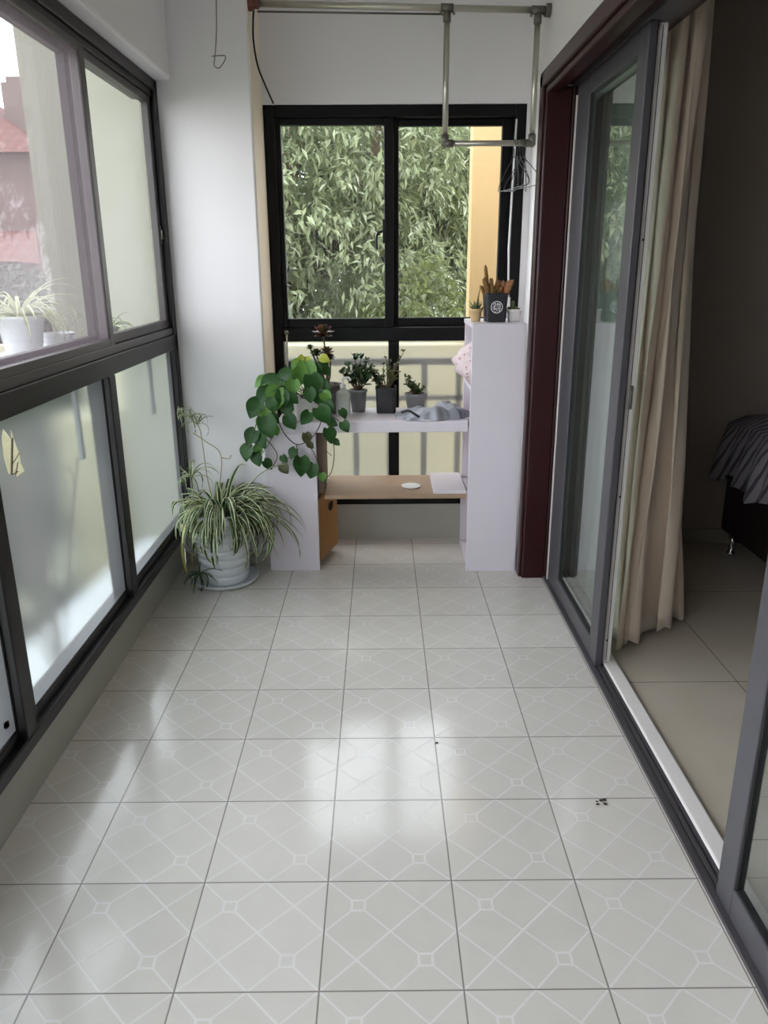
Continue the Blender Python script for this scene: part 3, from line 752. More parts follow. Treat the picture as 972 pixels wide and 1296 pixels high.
# pothos on the board
po = thing('potted_pothos', 'trailing pothos in a white pot hanging over the board edge', 'potted plant', (-.342, 3.635, .738))
pot_round((-.342, 3.635, .7385), .058, .068, .105, POTWHITE, po)
leafs = [  # px, py, half length px, depth, kind, hang angle
 (322, 517, 15, 3.50, 0, -.5), (340, 540, 17, 3.47, 0, .2), (318, 553, 13, 3.49, 0, -.6), (331, 557, 13, 3.48, 0, .3), (313, 573, 13, 3.49, 0, -.3), (326, 581, 11, 3.48, 0, .2), (339, 588, 9, 3.50, 0, .8),
 (360, 581, 7, 3.51, 0, .5), (360, 593, 9, 3.50, 3, .6), (371, 574, 9, 3.505, 0, -.5), (381, 590, 15, 3.49, 0, .05), (368, 534, 12, 3.50, 0, .5), (364, 518, 12, 3.51, 0, .2), (387, 529, 11, 3.49, 0, -.6), (388, 555, 9, 3.50, 3, .2),
 (393, 564, 6, 3.50, 3, .9), (409, 525, 15, 3.48, 0, .7), (434, 524, 8, 3.50, 0, .6), (437, 540, 9, 3.49, 0, .5), (417, 551, 12, 3.48, 0, .3), (426, 560, 6, 3.49, 0, .9), (395, 596, 12, 3.50, 0, -.3), (408, 604, 7, 3.50, 1, .2),
 (388, 472, 17, 3.60, 1, .1), (378, 478, 14, 3.58, 1, -.3), (362, 480, 16, 3.58, 0, -.7), (341, 488, 17, 3.53, 0, -1.0), (346, 500, 15, 3.50, 1, -.6), (331, 484, 11, 3.55, 1, -1.1), (397, 488, 17, 3.54, 0, .3), (408, 492, 15, 3.55, 0, .8),
 (384, 462, 13, 3.64, 2, -.2), (411, 455, 8, 3.66, 2, 1.3), (409, 468, 12, 3.66, 0, 1.0), (358, 504, 12, 3.49, 0, .2), (404, 504, 12, 3.53, 0, .4), (413, 503, 10, 3.52, 1, .8), (376, 464, 11, 3.62, 1, -.6), (352, 510, 11, 3.49, 1, -.4),
 (370, 490, 12, 3.53, 1, -.2), (333, 500, 13, 3.52, 0, -.9), (392, 500, 11, 3.51, 0, .1), (336, 524, 10, 3.49, 1, .4), (347, 530, 9, 3.49, 0, .9), (416, 515, 10, 3.50, 0, .9), (421, 535, 8, 3.50, 0, 1.0), (327, 570, 9, 3.50, 1, -.2), (352, 490, 11, 3.56, 1, -.5),
 (400, 470, 11, 3.62, 0, .5), (371, 505, 9, 3.50, 0, .9), (349, 545, 8, 3.5, 1, 0.3), (345, 513, 11, 3.48, 0, 0.1), (330, 535, 9, 3.5, 1, -0.3)]
lf = [MB(), MB(), MB(), MB()]; LMAT = [POTHOS, POTHOSL, POTHOSY, mat('pothos_leaf_olive', srgb(72, 76, 40), .35, var=.3, scale=30)]
rnd = random.Random(21); stems = MB(); crown = Vector((-.342, 3.62, .845))
for (px, py, r, Yd, kind, ang) in leafs:
    c = at(px, py, Yd); L = 1.72*r*Yd/F_PX
    d = Vector((math.sin(ang), -.18+rnd.uniform(-.2, .1), -math.cos(ang)))
    nrm = Vector((rnd.uniform(-.45, .45), -1, rnd.uniform(.1, .9)))
    leaf_oval(lf[kind], c-d.normalized()*L*.45, d, nrm, L, L*.92, curl=.3, n=10, heart=True)
    if py < 512: stems.tube(spline([crown+Vector((rnd.uniform(-.03, .03), rnd.uniform(-.03, .03), 0)), (crown+c)/2+Vector((0, 0, .04)), c-d.normalized()*L*.5], 4), .0016, 5)
for k, nm in enumerate(('leaves', 'light_leaves', 'yellow_leaves', 'olive_leaves')):
    o = lf[k].build(nm, LMAT[k], po, smooth=True)
def vine(pts, r=.0022): stems.tube(spline([at(*p) if len(p) == 3 else p for p in pts], 6), r, 6)
vine([(370, 500, 3.60), (352, 508, 3.50), (355, 540, 3.49), (374, 562, 3.49), (392, 556, 3.49), (404, 540, 3.49), (407, 522, 3.52), (400, 498, 3.58)], .0026)
vine([(375, 562, 3.49), (377, 575, 3.49), (380, 590, 3.49)]); vine([(405, 505, 3.55), (415, 520, 3.50), (420, 545, 3.49), (423, 575, 3.495), (419, 598, 3.50), (411, 606, 3.5)])
vine([(350, 498, 3.55), (332, 512, 3.50), (326, 540, 3.49), (345, 565, 3.49), (351, 577, 3.49), (346, 590, 3.5)]); vine([(391, 563, 3.5), (398, 575, 3.5), (403, 590, 3.5), (400, 600, 3.5)])
vine([(405, 515, 3.52), (425, 530, 3.50), (436, 540, 3.49)]); vine([(330, 515, 3.5), (322, 545, 3.49), (315, 572, 3.49)]); vine([(412, 570, 3.5), (420, 577, 3.495)], .0016)
vine([(371, 574, 3.5), (362, 582, 3.51)], .0015); vine([(350, 540, 3.49), (341, 560, 3.48), (331, 575, 3.48)], .0018)
stems.build('vine', VINE, po, smooth=True)

# aeonium in a grey pot behind the pothos
ae = thing('potted_aeonium', 'dark rosette succulent with tall bare stems behind the pothos', 'potted plant', (-.262, 3.80, .738))
pot_round((-.262, 3.80, .7385), .058, .072, .14, POTGREY2, ae)
b = MB(); top = Vector((-.262, 3.80, .87)); heads = [(-.27, 3.80, 1.115, .058, 0), (-.305, 3.79, 1.02, .036, 1), (-.255, 3.80, 1.025, .040, 0), (-.335, 3.80, 1.05, .022, 1), (-.24, 3.81, 1.0, .028, 0)]
for (x, y, z, r, k) in heads: b.tube(spline([top+Vector((0, 0, -.01)), (top+Vector((x, y, z)))/2+Vector((.008, 0, -.02)), (x, y, z)], 6), .004, 7)
b.build('stem', STEM, ae, smooth=True)
for (x, y, z, r, k) in heads:
    b = MB()
    for ring, (nn_, el, sc) in enumerate(((9, -.35, .8), (10, .1, 1.0), (9, .55, 1.0), (8, .95, .9), (5, 1.3, .75))):
        for q in range(nn_):
            a = 2*PI*(q+.5*ring)/nn_; d = Vector((math.cos(a)*math.cos(el), math.sin(a)*math.cos(el), math.sin(el)))
            b.use(AEON if (k == 0 and (q+ring) % 4) else AEONG)
            leaf_oval(b, Vector((x, y, z)), d, (0, 0, 1), r*sc, r*.5, curl=-.3, n=5)
    b.build('rosette', None, ae, smooth=True)

# jade plant in the grey round pot
def bushy(b, sb, base, tips, L, W, rnd, per=9, m=None):
    for tip in tips:
        tip = Vector(tip); mid = (Vector(base)+tip)/2+Vector((rnd.uniform(-.012, .012), rnd.uniform(-.012, .012), .0))
        path = spline([base, mid, tip], 6); sb.tube(path, [.0045-.003*i/(len(path)-1) for i in range(len(path))], 6)
        for k in range(per):
            p = path[int(len(path)*(.5+.5*k/per))-1] if k < per*.7 else path[-1]
            az = rnd.uniform(0, 2*PI); el = rnd.uniform(-.1, 1.2); d = Vector((math.cos(az)*math.cos(el), math.sin(az)*math.cos(el), math.sin(el)))
            leaf_oval(b, p, d, (rnd.uniform(-.3, .3), -.4, 1), L*rnd.uniform(.7, 1.2), W*rnd.uniform(.8, 1.2), curl=-.1, n=5)
rj = random.Random(31)
ja = thing('potted_jade_plant', 'jade plant with a thick stem in a round grey pot', 'potted plant', (-.108, 3.825, .738))
pot_round((-.108, 3.825, .7385), .034, .042, .108, POTGREY, ja)
b = MB(); sb = MB()
bushy(b, sb, (-.108, 3.825, .83), [(-.108+.085*math.cos(a)*q, 3.825+.06*math.sin(a)*q, .905+.10*(1.15-q)*1.0+rj.uniform(-.01, .02)) for a, q in [(0.2, .9), (.9, .7), (1.8, .9), (2.6, 1.05), (3.3, .9), (4.0, .8), (5.0, .8), (5.8, 1.0), (0, .2), (2, .35), (4.4, .4), (3.2, .55), (.1, .5)]], .034, .018, rj, 14)
b.build('leaves', JADE, ja, smooth=True); sb.build('stem', STEM, ja, smooth=True)
# black square pot with two leafy branches
jb = thing('potted_leafy_succulent', 'bushy dark green succulent in a black square pot', 'potted plant', (.029, 3.80, .738))
pot_round((.029, 3.80, .7385), .047, .050, .125, POTBLACK, jb, rim=.002, sq=7, n=48)
b = MB(); sb = MB(); b2 = MB()
bushy(b, sb, (.02, 3.80, .845), [(-.045, 3.79, .93), (-.06, 3.80, .985), (-.03, 3.82, .955), (-.05, 3.78, .91), (-.015, 3.79, .94), (-.07, 3.79, .95), (-.02, 3.81, .90)], .026, .014, rj, 14)
bushy(b2, sb, (.035, 3.80, .845), [(.02, 3.80, .97), (.05, 3.81, .98), (.08, 3.79, .97), (.10, 3.80, 1.0), (.115, 3.80, 1.03), (.07, 3.78, .94), (.045, 3.80, .93), (.03, 3.79, 1.0), (.09, 3.80, .93)], .016, .009, rj, 22)
b.build('leaves', JADE, jb, smooth=True); b2.build('small_leaves', JADEY, jb, smooth=True); sb.build('stem', STEM, jb, smooth=True)
# small grey pot
jc = thing('potted_low_succulent', 'low spreading succulent in a small ribbed grey pot', 'potted plant', (.178, 3.865, .738))
pot_round((.178, 3.865, .7385), .042, .053, .082, POTGREY, jc)
b = MB(); sb = MB()
bushy(b, sb, (.17, 3.865, .805), [(.135, 3.86, .86), (.15, 3.86, .89), (.125, 3.86, .90), (.165, 3.86, .865), (.19, 3.86, .85), (.21, 3.86, .84), (.225, 3.865, .845), (.145, 3.85, .85), (.2, 3.84, .83), (.17, 3.85, .85)], .024, .014, rj, 13)
b.build('leaves', AEONG, jc, smooth=True); sb.build('stem', STEM, jc, smooth=True)
# pump bottle
pb = thing('pump_bottle', 'translucent square pump bottle beside the round grey pot', 'bottle', (-.178, 3.735, .738))
b = MB(); b.lathe((-.178, 3.735, .7385), [(.030, 0), (.034, .004), (.034, .105), (.030, .116), (.014, .122), (.012, .13)], 32, sq=5); b.build('bottle_body', BOTTLE, pb, smooth=False, bevel=0)
b = MB(); b.lathe((-.178, 3.735, .868), [(.014, 0), (.014, .016), (.006, .018), (.005, .04)], 16); b.tube(spline([(-.178, 3.735, .905), (-.172, 3.73, .915), (-.15, 3.725, .917), (-.14, 3.72, .905)], 4), .0055, 8); b.build('pump', WHITEP, pb, smooth=True)
# silver grey bag
bg = thing('crumpled_bag', 'crumpled silver grey bag lying on the white board', 'bag', (.235, 3.66, .738))
def bag_mesh():
    rnd = random.Random(12); NX, NYY = 84, 60; vs = []; fs = []
    folds = [(rnd.uniform(0, PI), rnd.uniform(3, 9), rnd.uniform(0, 6), rnd.uniform(.4, 1)) for _ in range(10)]
    for i in range(NX+1):
        for j in range(NYY+1):
            u, v = i/NX*2-1, j/NYY*2-1; q = max(abs(u), abs(v)); r = math.hypot(u, v); k = q/(r+1e-6)
            a = math.atan2(v, u); e = 1+.10*math.sin(3*a+1)+.06*math.sin(8*a)+.03*math.sin(17*a)
            X, Y = u*k*e, v*k*e
            prof = .42+.58/(1+math.exp(-(X+.25)*6))
            dome = max(0, 1-q**3)**.45*prof
            cr = sum(w*(1-abs(math.sin(f*.62*(X*math.cos(t)+Y*math.sin(t)+.22*math.sin(2.5*X+4*Y))+p))) for t, f, p, w in folds)/sum(w for *_, w in folds)
            sag = 1-.35*math.exp(-((X-.1)**2/.10+(Y+.1)**2/.2))
            z = .7392+.098*dome*(.22+1.1*cr)*sag
            vs.append((.235+.172*X, 3.655+.092*Y, z if q < .999 else .7392))
    for i in range(NX):
        for j in range(NYY): fs.append((i*(NYY+1)+j, (i+1)*(NYY+1)+j, (i+1)*(NYY+1)+j+1, i*(NYY+1)+j+1))
    return MB().add(vs, fs)
bag_mesh().build('bag_body', BAG, bg, smooth=True)
b = MB(); b.tube(spline([(.10, 3.585, .775), (.13, 3.57, .785), (.16, 3.565, .77), (.18, 3.565, .757)], 5), .006, 6); b.build('drawstring', POTBLACK, bg, smooth=True)
b = MB(); b.box(-.022, .022, -.008, .008, 0, .002, Matrix.Translation((.215, 3.556, .742)) @ Matrix.Rotation(-.35, 4, 'Z')); b.build('tag', WHITEP, bg)
# knob-topped stick and navy ball at the window frame
b = MB()
st = thing('knobbed_stick', 'thin pale stick with a round knob at the left window frame', 'stick', (-.452, 3.84, .738))
b.tube([(-.455, 3.84, .7385), (-.449, 3.84, 1.11)], .004, 8); b.build('shaft', mat('pale_stick', srgb(190, 176, 160), .5), st, smooth=True)
b = MB(); b.ball((-.449, 3.84, 1.12), .011, 14, 10); b.build('knob', STEELD, st, smooth=True)
b = MB(); b.lathe((-.435, 3.885, .7385), [(.02, 0), (.026, .02), (.022, .09), (.032, .14), (.040, .18), (.036, .215), (.02, .235), (.004, .24)], 24)
tag(b.build('navy_bottle', NAVY, smooth=True, origin=(-.435, 3.885, .7385)), 'navy blue rounded bottle half hidden behind the pothos', 'bottle')

# ------------------------------------------------------------------ on top of the tall cabinet
TZ = 1.1785
c1 = thing('potted_spiky_succulent', 'small spiky succulent in a beige pot on the tall cabinet', 'potted plant', (.44, 3.66, TZ+.003))
pot_round((.44, 3.66, TZ+.003), .022, .027, .055, POTBEIGE, c1)
b = MB(); rk = random.Random(9)
for k in range(22):
    az = rk.uniform(0, 2*PI); el = rk.uniform(.5, 1.5); d = Vector((math.cos(az)*math.cos(el), math.sin(az)*math.cos(el), math.sin(el))); L = rk.uniform(.03, .06)
    if k == 3: d = Vector((.18, 0, 1)).normalized(); L = .105
    p = Vector((.44+rk.uniform(-.012, .012), 3.66+rk.uniform(-.012, .012), TZ+.048)); b.tube([p, p+d*L*.5, p+d*L], [.0045, .0035, .0006], 6)
b.build('leaves', CACTG, c1, smooth=True)
pp = MB(); pp.add([(.415, 3.56, TZ+.001), (.50, 3.575, TZ+.001), (.47, 3.70, TZ+.001), (.414, 3.71, TZ+.001)], [(0, 1, 2, 3)])
tag(pp.build('paper_slip', WHITEP, solid=.001), 'white slip of paper under the beige pot', 'paper')
c2 = thing('potted_cactus_cluster', 'cluster of brown columnar cacti in a black square pot with emblem', 'potted plant', (.527, 3.655, TZ))
b = MB(); z0 = TZ+.0005
for (h0, h1, r0, r1) in ((0, .128, .046, .053),):
    b.lathe((.527, 3.66, z0), [(r0, 0), (r1, .118), (r1+.002, .119), (r1+.002, .128), (r1-.005, .128), (r1-.007, .112)], 48, sq=8)
b.build('pot', POTBLACK, c2)
b = MB(); b.lathe((.527, 3.66, z0+.108), [(.046, 0), (.03, .006), (.001, .007)], 24, sq=8); b.build('soil', SOIL, c2)
# emblem: a round white seal with strokes
ey = 3.6082
b = MB()
def strokes(pts, w):
    for (x0, q0), (x1, q1) in zip(pts[:-1], pts[1:]):
        d = Vector((x1-x0, 0, q1-q0)).normalized(); s_ = Vector((-d.z, 0, d.x))*w
        f = lambda q: ey-(.0072*(q)/.118) - .0003 - .0005
        A = Vector((.528+x0, 0, z0+.066+q0)); C = Vector((.528+x1, 0, z0+.066+q1))
        vs = [A-s_, C-s_, C+s_, A+s_]
        vs = [Vector((v.x, 3.66-(.046+.007*(v.z-z0)/.118)-.0012, v.z)) for v in vs]
        b.add(vs, [(0, 1, 2, 3)])
ring = [(.0255*math.cos(2*PI*k/36), .0255*math.sin(2*PI*k/36)) for k in range(37)]
strokes(ring, .0016)
for pts in ([(-.016, .012), (-.006, .018), (-.004, .006), (-.018, .002)], [(.002, .02), (.002, .002)], [(.002, .012), (.014, .014), (.016, .002), (.006, .0)], [(-.02, -.005), (.02, -.005)], [(-.015, -.012), (-.002, -.009), (.004, -.018)],
            [(.006, -.01), (.016, -.012), (.010, -.02)], [(-.010, -.019), (-.002, -.022)], [(-.012, .009), (-.010, -.004)], [(.009, .018), (.010, .006)]): strokes(pts, .0014)
b.build('emblem', WHITEP, c2)['label'] = 'round white seal emblem'
def cactus(b, p, d, L, r, n=9):
    d = Vector(d).normalized(); p = Vector(p); bend = Vector((rk.uniform(-.3, .3), rk.uniform(-.3, .3), 0))*L*.35
    pts = [p+d*(L*i/n)+bend*(i/n)**2 for i in range(n+1)]; pts.append(pts[-1]+d*(.5*r))
    rad = [r*(.8+.35*math.sin(PI*min(1, .25+.6*i/n)))*(1+.07*math.sin(i*2.6)) for i in range(n)]+[r*.62, r*.12]
    o0 = len(b.v); b.tube(pts, rad, 14)
    for i in range(o0, len(b.v)):   # ribs
        q = (i-o0) % 14
        if q % 2:
            pi_ = pts[min((i-o0)//14, len(pts)-1)]; b.v[i] = tuple(pi_+(Vector(b.v[i])-pi_)*.74)
    for i in range(1, n+1):         # spine tufts on the ribs
        for q in range(0, 14, 2):
            v = Vector(b.v[o0+i*14+q]); o_ = (v-pts[i])
            if o_.length > 1e-5 and rk.random() < .75:
                o_.normalize(); t_ = v+o_*.0042+Vector((0, 0, .0015)); sd_ = o_.cross(d)*.0009
                b.add([v-sd_, v+sd_, t_], [(0, 1, 2)])
b = MB(); br = MB()
cactus(b, (.493, 3.655, z0+.105), (-.10, 0, 1), .14, .008, 12)
for k in range(64):
    x = .527+rk.uniform(-.044, .044); y = 3.66+rk.uniform(-.042, .036); L = rk.choice([.035, .04, .045, .055, .065, .075])*rk.uniform(.85, 1.15)
    cactus(br if (k % 3 == 0 and x > .515) else b, (x, y, z0+.112), ((x-.527)*8, (y-3.66)*7, 1), L, rk.uniform(.0045, .0075), 6)
    if k % 2 == 0: cactus(br if x > .53 else b, (x+(x-.527)*.3, y-.003, z0+.112+L*.6), (rk.uniform(-1, 1), rk.uniform(-1, .2), .8), .016, .0045, 4)
cactus(b, (.483, 3.64, z0+.108), (-.5, -.1, 1), .055, .008); cactus(br, (.56, 3.64, z0+.108), (.25, -.2, 1), .07, .0065)
b.build('cactus_column', CACT, c2, smooth=True); br.build('reddish_column', CACTR, c2, smooth=True)
c3 = thing('potted_tiny_cactus', 'tiny green cactus in a small white pot at the right end of the cabinet top', 'potted plant', (.628, 3.64, TZ))
pot_round((.616, 3.66, TZ+.0005), .028, .033, .055, POTWHITE, c3)
b = MB(); cactus(b, (.605, 3.655, TZ+.045), (-.05, 0, 1), .045, .009); cactus(b, (.62, 3.65, TZ+.045), (.1, 0, 1), .02, .009); cactus(b, (.598, 3.66, TZ+.045), (-.5, 0, 1), .022, .006)
b.build('cactus_column', CACTG, c3, smooth=True)
b = MB(); b.lathe((.632, 3.65, TZ+.05), [(.004, 0), (.01, .004), (.008, .009), (.001, .011)], 12); b.build('pebble', SOIL, c3, smooth=True)
wp = thing('white_pole', 'thin white pole standing behind the cactus pots against the window frame', 'pole', (.628, 3.86, TZ))
b = MB(); b.tube([(.622, 3.86, TZ+.001), (.613, 3.88, 1.5), (.632, 3.92, 2.06)], .0045, 10); b.build('shaft', WHITEP, wp, smooth=True)
b = MB(); b.tube([(.622, 3.86, TZ+.001), (.6205, 3.863, TZ+.10)], .008, 12); b.build('grip', WHITEP, wp, smooth=True)

# ------------------------------------------------------------------ drying rack
dr = thing('clothes_drying_rack', 'steel clothes drying rack fixed high across the back window', 'drying rack', (.45, 3.70, 2.44))
RY = 3.70
b = MB(); b.tube([(-.53, RY, 2.462), (.715, RY, 2.432)], .013, 14); b.build('top_rail', STEEL, dr, smooth=True)
b = MB(); b.tube([(-.50, RY+.02, 2.438), (.28, RY+.02, 2.425)], .004, 8); b.build('tie_wire', STEELD, dr, smooth=True)
b = MB(); b.tube([(.70, RY, 2.4325), (.7195, RY, 2.432)], .026, 18); b.build('flange', STEELD, dr, smooth=False)
b = MB(); b.tube([(-.534, RY, 2.462), (-.512, RY, 2.462)], .028, 18); b.tube([(-.512, RY, 2.462), (-.49, RY, 2.461)], .02, 12); b.build('flange', RUST, dr)
for x in (.289, .667):
    zt = 2.462-.03*(x+.53)/1.245
    b = MB(); b.tube([(x, RY, zt-.01), (x, RY, 1.93)], .0125, 12); b.build('upright', STEEL, dr, smooth=True)
    b = MB(); b.tube([(x-.026, RY, zt+.0007), (x+.026, RY, zt-.0007)], .017, 12); b.tube([(x, RY, zt-.012), (x, RY, zt-.05)], .0165, 12); b.ball((x-.028, RY, zt-.02), .006, 8, 6); b.ball((x+.028, RY, zt-.02), .006, 8, 6); b.build('tee_fitting', STEELD, dr, smooth=True)
    b = MB(); b.tube([(x, RY, 1.965), (x, RY, 1.925)], .0165, 12); s_ = 1 if x < .5 else -1; b.tube([(x, RY, 1.93), (x+s_*.035, RY, 1.93)], .0165, 12); b.ball((x, RY, 1.93), .017, 12, 8); b.build('elbow_fitting', STEELD, dr, smooth=True)
b = MB(); b.tube([(.289, RY, 1.93), (.667, RY, 1.93)], .012, 14); b.build('bottom_rail', STEEL, dr, smooth=True)
# wire hangers, hung from the bottom rail
def hanger_mesh():
    b = MB(); r = .0018
    hook = [Vector((0, .017*math.cos(a), .0+.017*math.sin(a))) for a in [(-.35+PI*1.15*k/10) for k in range(11)]]
    hook = [Vector((0, -v.y, v.z)) for v in hook]
    hook = hook + [Vector((0, .012, -.012)), Vector((0, 0, -.03)), Vector((0, 0, -.05))]
    b.tube(spline(hook, 2), r, 6)
    b.tube(spline([(0, 0, -.05), (0, .09, -.095), (0, .175, -.145), (0, .195, -.165), (0, .18, -.178), (0, 0, -.18), (0, -.18, -.178), (0, -.195, -.165), (0, -.175, -.145), (0, -.09, -.095), (0, 0, -.05)], 4), r, 6)
    return b
hb = hanger_mesh()
spots = [(.592, .18, 'leftmost of the thin black wire hangers on the lower rack rail'), (.606, -.12, 'second from left of the thin black wire hangers on the rack rail'), (.618, .05, 'middle one of the thin black wire hangers bunched on the rail'), (.630, .24, 'second from right of the thin black wire hangers on the rack rail'), (.642, -.22, 'rightmost of the thin black wire hangers, beside the rack elbow')]
for i, (x, rz, lab) in enumerate(spots):
    if i == 0: h0 = hb.build('wire_hanger', HANG, smooth=True); o = h0
    else: o = h0.copy(); COL.objects.link(o)
    o.location = (x, RY, 1.9275); o.rotation_euler = (0, 0, rz)
    tag(o, lab, 'hanger', 'wire hangers on the drying rack')
# hanging wires
b = MB(); b.tube(spline([(-.60, 3.42, 2.75), (-.612, 3.42, 2.45), (-.62, 3.42, 2.3), (-.632, 3.42, 2.21), (-.638, 3.42, 2.175), (-.62, 3.42, 2.165), (-.60, 3.42, 2.185), (-.592, 3.42, 2.205), (-.61, 3.42, 2.208), (-.645, 3.42, 2.206)], 6), .0022, 6)
tag(b.build('hanging_wire', WIREG, smooth=True), 'thin grey wire with a looped end dangling from the ceiling', 'wire')
b = MB(); b.tube(spline([(-.515, 3.72, 2.445), (-.520, 3.72, 2.40), (-.522, 3.72, 2.33), (-.51, 3.72, 2.24), (-.485, 3.74, 2.17), (-.455, 3.76, 2.10)], 8), .0042, 6)
tag(b.build('black_cord', WIREB, smooth=True), 'black twisted cord hanging from the left end of the drying rack', 'cord')

# crumbs on the floor
b = MB(); rq = random.Random(4)
for k in range(9): b.ball((.605+rq.uniform(-.016, .016), 1.813+rq.uniform(-.012, .012), .003), rq.uniform(.002, .005), 6, 5, 1.5, 1, .6)
tag(b.build('debris_speck', SOIL, smooth=True), 'small brown debris on the tiles beside the door track', 'debris')
b = MB(); b.ball((.17, 2.26-.16, .002), .004, 6, 5, 1.4, 1, .5); tag(b.build('crumb', SOIL, smooth=True), 'tiny brown crumb on the bright middle of the tiled floor', 'crumb')

# ------------------------------------------------------------------ outside
struct(sboxes('ground', [(-60, 60, -20, 80, -3.2, -3.0)], GRD))
struct(sboxes('exterior_slab', [(-1.75, -1.13, Y_END, 4.2, -.2, -.08)], EXTWHITE))
struct(sboxes('exterior_wing_wall', [(-1.73, -1.0, 4.22, 4.5, -3, 4.2)], CREAMEXT))
struct(sboxes('exterior_side_wall', [(.585, 2.6, 5.25, 5.42, -3, 5.5)], PEACH))
struct(sboxes('exterior_parapet', [(-2.6, .584, 5.25, 5.4, -3, .93)], YELLOWEXT))
struct(sboxes('exterior_back_slab', [(-1.7, .585, 4.16, 5.35, -.2, -.06)], EXTWHITE))
struct(sboxes('exterior_pillar', [(-2.30, -1.98, 4.3, 4.6, -3, .62)], mat('cream_pillar', srgb(150, 146, 118), .85)))
tw = thing('bare_twig_plant', 'bare dark twigs outside, seen through the tear in the frosted film', 'plant', (-1.3, 2.55, -.08))
b = MB(); rt = random.Random(17)
for k in range(14):
    a = rt.uniform(0, 2*PI); L = rt.uniform(.7, 1.05); e = rt.uniform(.05, .28)
    tip = Vector((-1.3+e*math.cos(a), 2.55+e*math.sin(a), -.08+L)); mid = (Vector((-1.3, 2.55, -.08))+tip)/2+Vector((rt.uniform(-.05, .05), rt.uniform(-.05, .05), 0))
    b.tube(spline([(-1.3, 2.55, -.08), mid, tip], 4), .004, 5)
    for q in range(3):
        p_ = mid.lerp(tip, .3*q+.2); b.tube([p_, p_+Vector((rt.uniform(-.1, .1), rt.uniform(-.1, .1), rt.uniform(.03, .14)))], .0022, 4)
b.build('twigs', BARK, tw, smooth=True)
# railing in front of the parapet
rl = thing('balcony_railing', 'grey metal railing blurred behind the frosted lower back panes', 'railing', (-.5, 4.9, -.06))
b = MB(); b.box(-1.7, .58, 4.88, 4.92, .84, .88); b.build('top_rail', RAILG, rl)
b = MB(); b.box(-1.7, .58, 4.885, 4.915, .62, .65); b.build('middle_rail', RAILG, rl)
b = MB(); b.box(-1.7, .58, 4.885, 4.915, .08, .11); b.build('bottom_rail', RAILG, rl)
for k in range(11):
    x = -1.66+.215*k; b = MB(); b.box(x-.018, x+.018, 4.885, 4.915, -.06 if k % 4 == 0 else .11, .84); b.build('baluster', RAILG, rl)
# plant ledge outside the left window with its pots
ol = thing('plant_ledge', 'white outdoor ledge on brackets outside the left window', 'ledge', (-1.35, 2.6, 1.07))
sboxes('ledge_board', [(-1.52, -1.14, 2.45, 3.55, 1.075, 1.105)], EXTWHITE, ol, bevel=.004)
for y in (2.6, 3.45): sboxes('bracket', [(-1.48, -1.05, y-.01, y+.01, 1.045, 1.075), (-1.07, -1.05, y-.01, y+.01, .8, 1.045)], RAILG, ol)
def outpot(name, lab, x, y, r, h, seed, n, L, m=CERAMIC):
    t = thing(name, lab, 'potted plant', (x, y, 1.1055))
    pot_round((x, y, 1.1055), r*.75, r, h, m, t)
    b = MB(); rr = random.Random(seed)
    for k in range(n):
        az = rr.uniform(0, 2*PI)
        ribbon(b, arch((x+.02*math.cos(az), y+.02*math.sin(az), 1.1055+h-.01), az, L*rr.uniform(.6, 1.1), rr.uniform(.5, 1.45), rr.uniform(1.0, 2.6), 9, (-2.5, -1.06, 9, 1.11)), rr.uniform(.009, .014), SPC if m is CERAMIC else SPG, SPC)
    b.build('leaves', None, t, smooth=True)
outpot('outdoor_spider_plant', 'pale spider plant in a white pot outside, behind the insect screen', -1.36, 3.03, .085, .15, 41, 60, .26)
t = thing('outdoor_white_planter', 'low white pot outside beside the screened spider plant', 'pot', (-1.30, 3.22, 1.1055)); pot_round((-1.30, 3.22, 1.1055), .05, .062, .07, CERAMIC, t)
outpot('outdoor_grassy_plant', 'small green grassy plant outside the clear left pane', -1.17, 3.42, .05, .08, 47, 22, .17, POTGREY)

# neighbour house far beyond
hx0, hx1, HY = -11.5, -8.05, 20.0
nh = thing('neighbour_house', 'pinkish neighbour house with red tiled roof beyond the insect screen', 'house', (-10, 22, -3))
b = MB(); b.box(-16, -8.25, HY, HY+7, -3, 4.0); b.build('walls', HOUSEW, nh)
b = MB(); b.add([(-16.5, HY-.4, 3.95), (-7.85, HY-.4, 3.95), (-7.85, HY+7.4, 3.95), (-16.5, HY+7.4, 3.95), (-13, HY+3.5, 6.1), (-11.2, HY+3.5, 6.1)], [(0, 1, 5, 4), (1, 2, 5), (2, 3, 4, 5), (3, 0, 4), (3, 2, 1, 0)]); b.build('roof', ROOF, nh)
b = MB(); b.box(-9.6, -8.55, HY+2.2, HY+3.4, 4.2, 5.9); b.box(-9.5, -8.7, HY+2.3, HY+3.3, 5.9, 6.05); b.build('chimney', CHIM, nh)
b = MB(); b.add([(-16, HY-1.4, 1.55), (-8.3, HY-1.4, 1.55), (-8.3, HY, 2.25), (-16, HY, 2.25), (-16, HY, 1.5), (-8.3, HY, 1.5)], [(0, 1, 2, 3), (1, 0, 4, 5), (1, 5, 2), (0, 3, 4)]); b.build('lower_roof', ROOF, nh)
for x in (-10.6, -9.45, -12):
    b = MB(); b.box(x-.35, x+.35, HY-.06, HY+.02, 2.35, 3.45); w_ = b.build('window', HOUSEWIN, nh)
    b = MB(); b.box(x-.28, x+.28, HY-.08, HY-.055, 2.42, 3.38); b.build('pane', mat('house_pane.%g' % x, srgb(110, 108, 104), .2), w_)

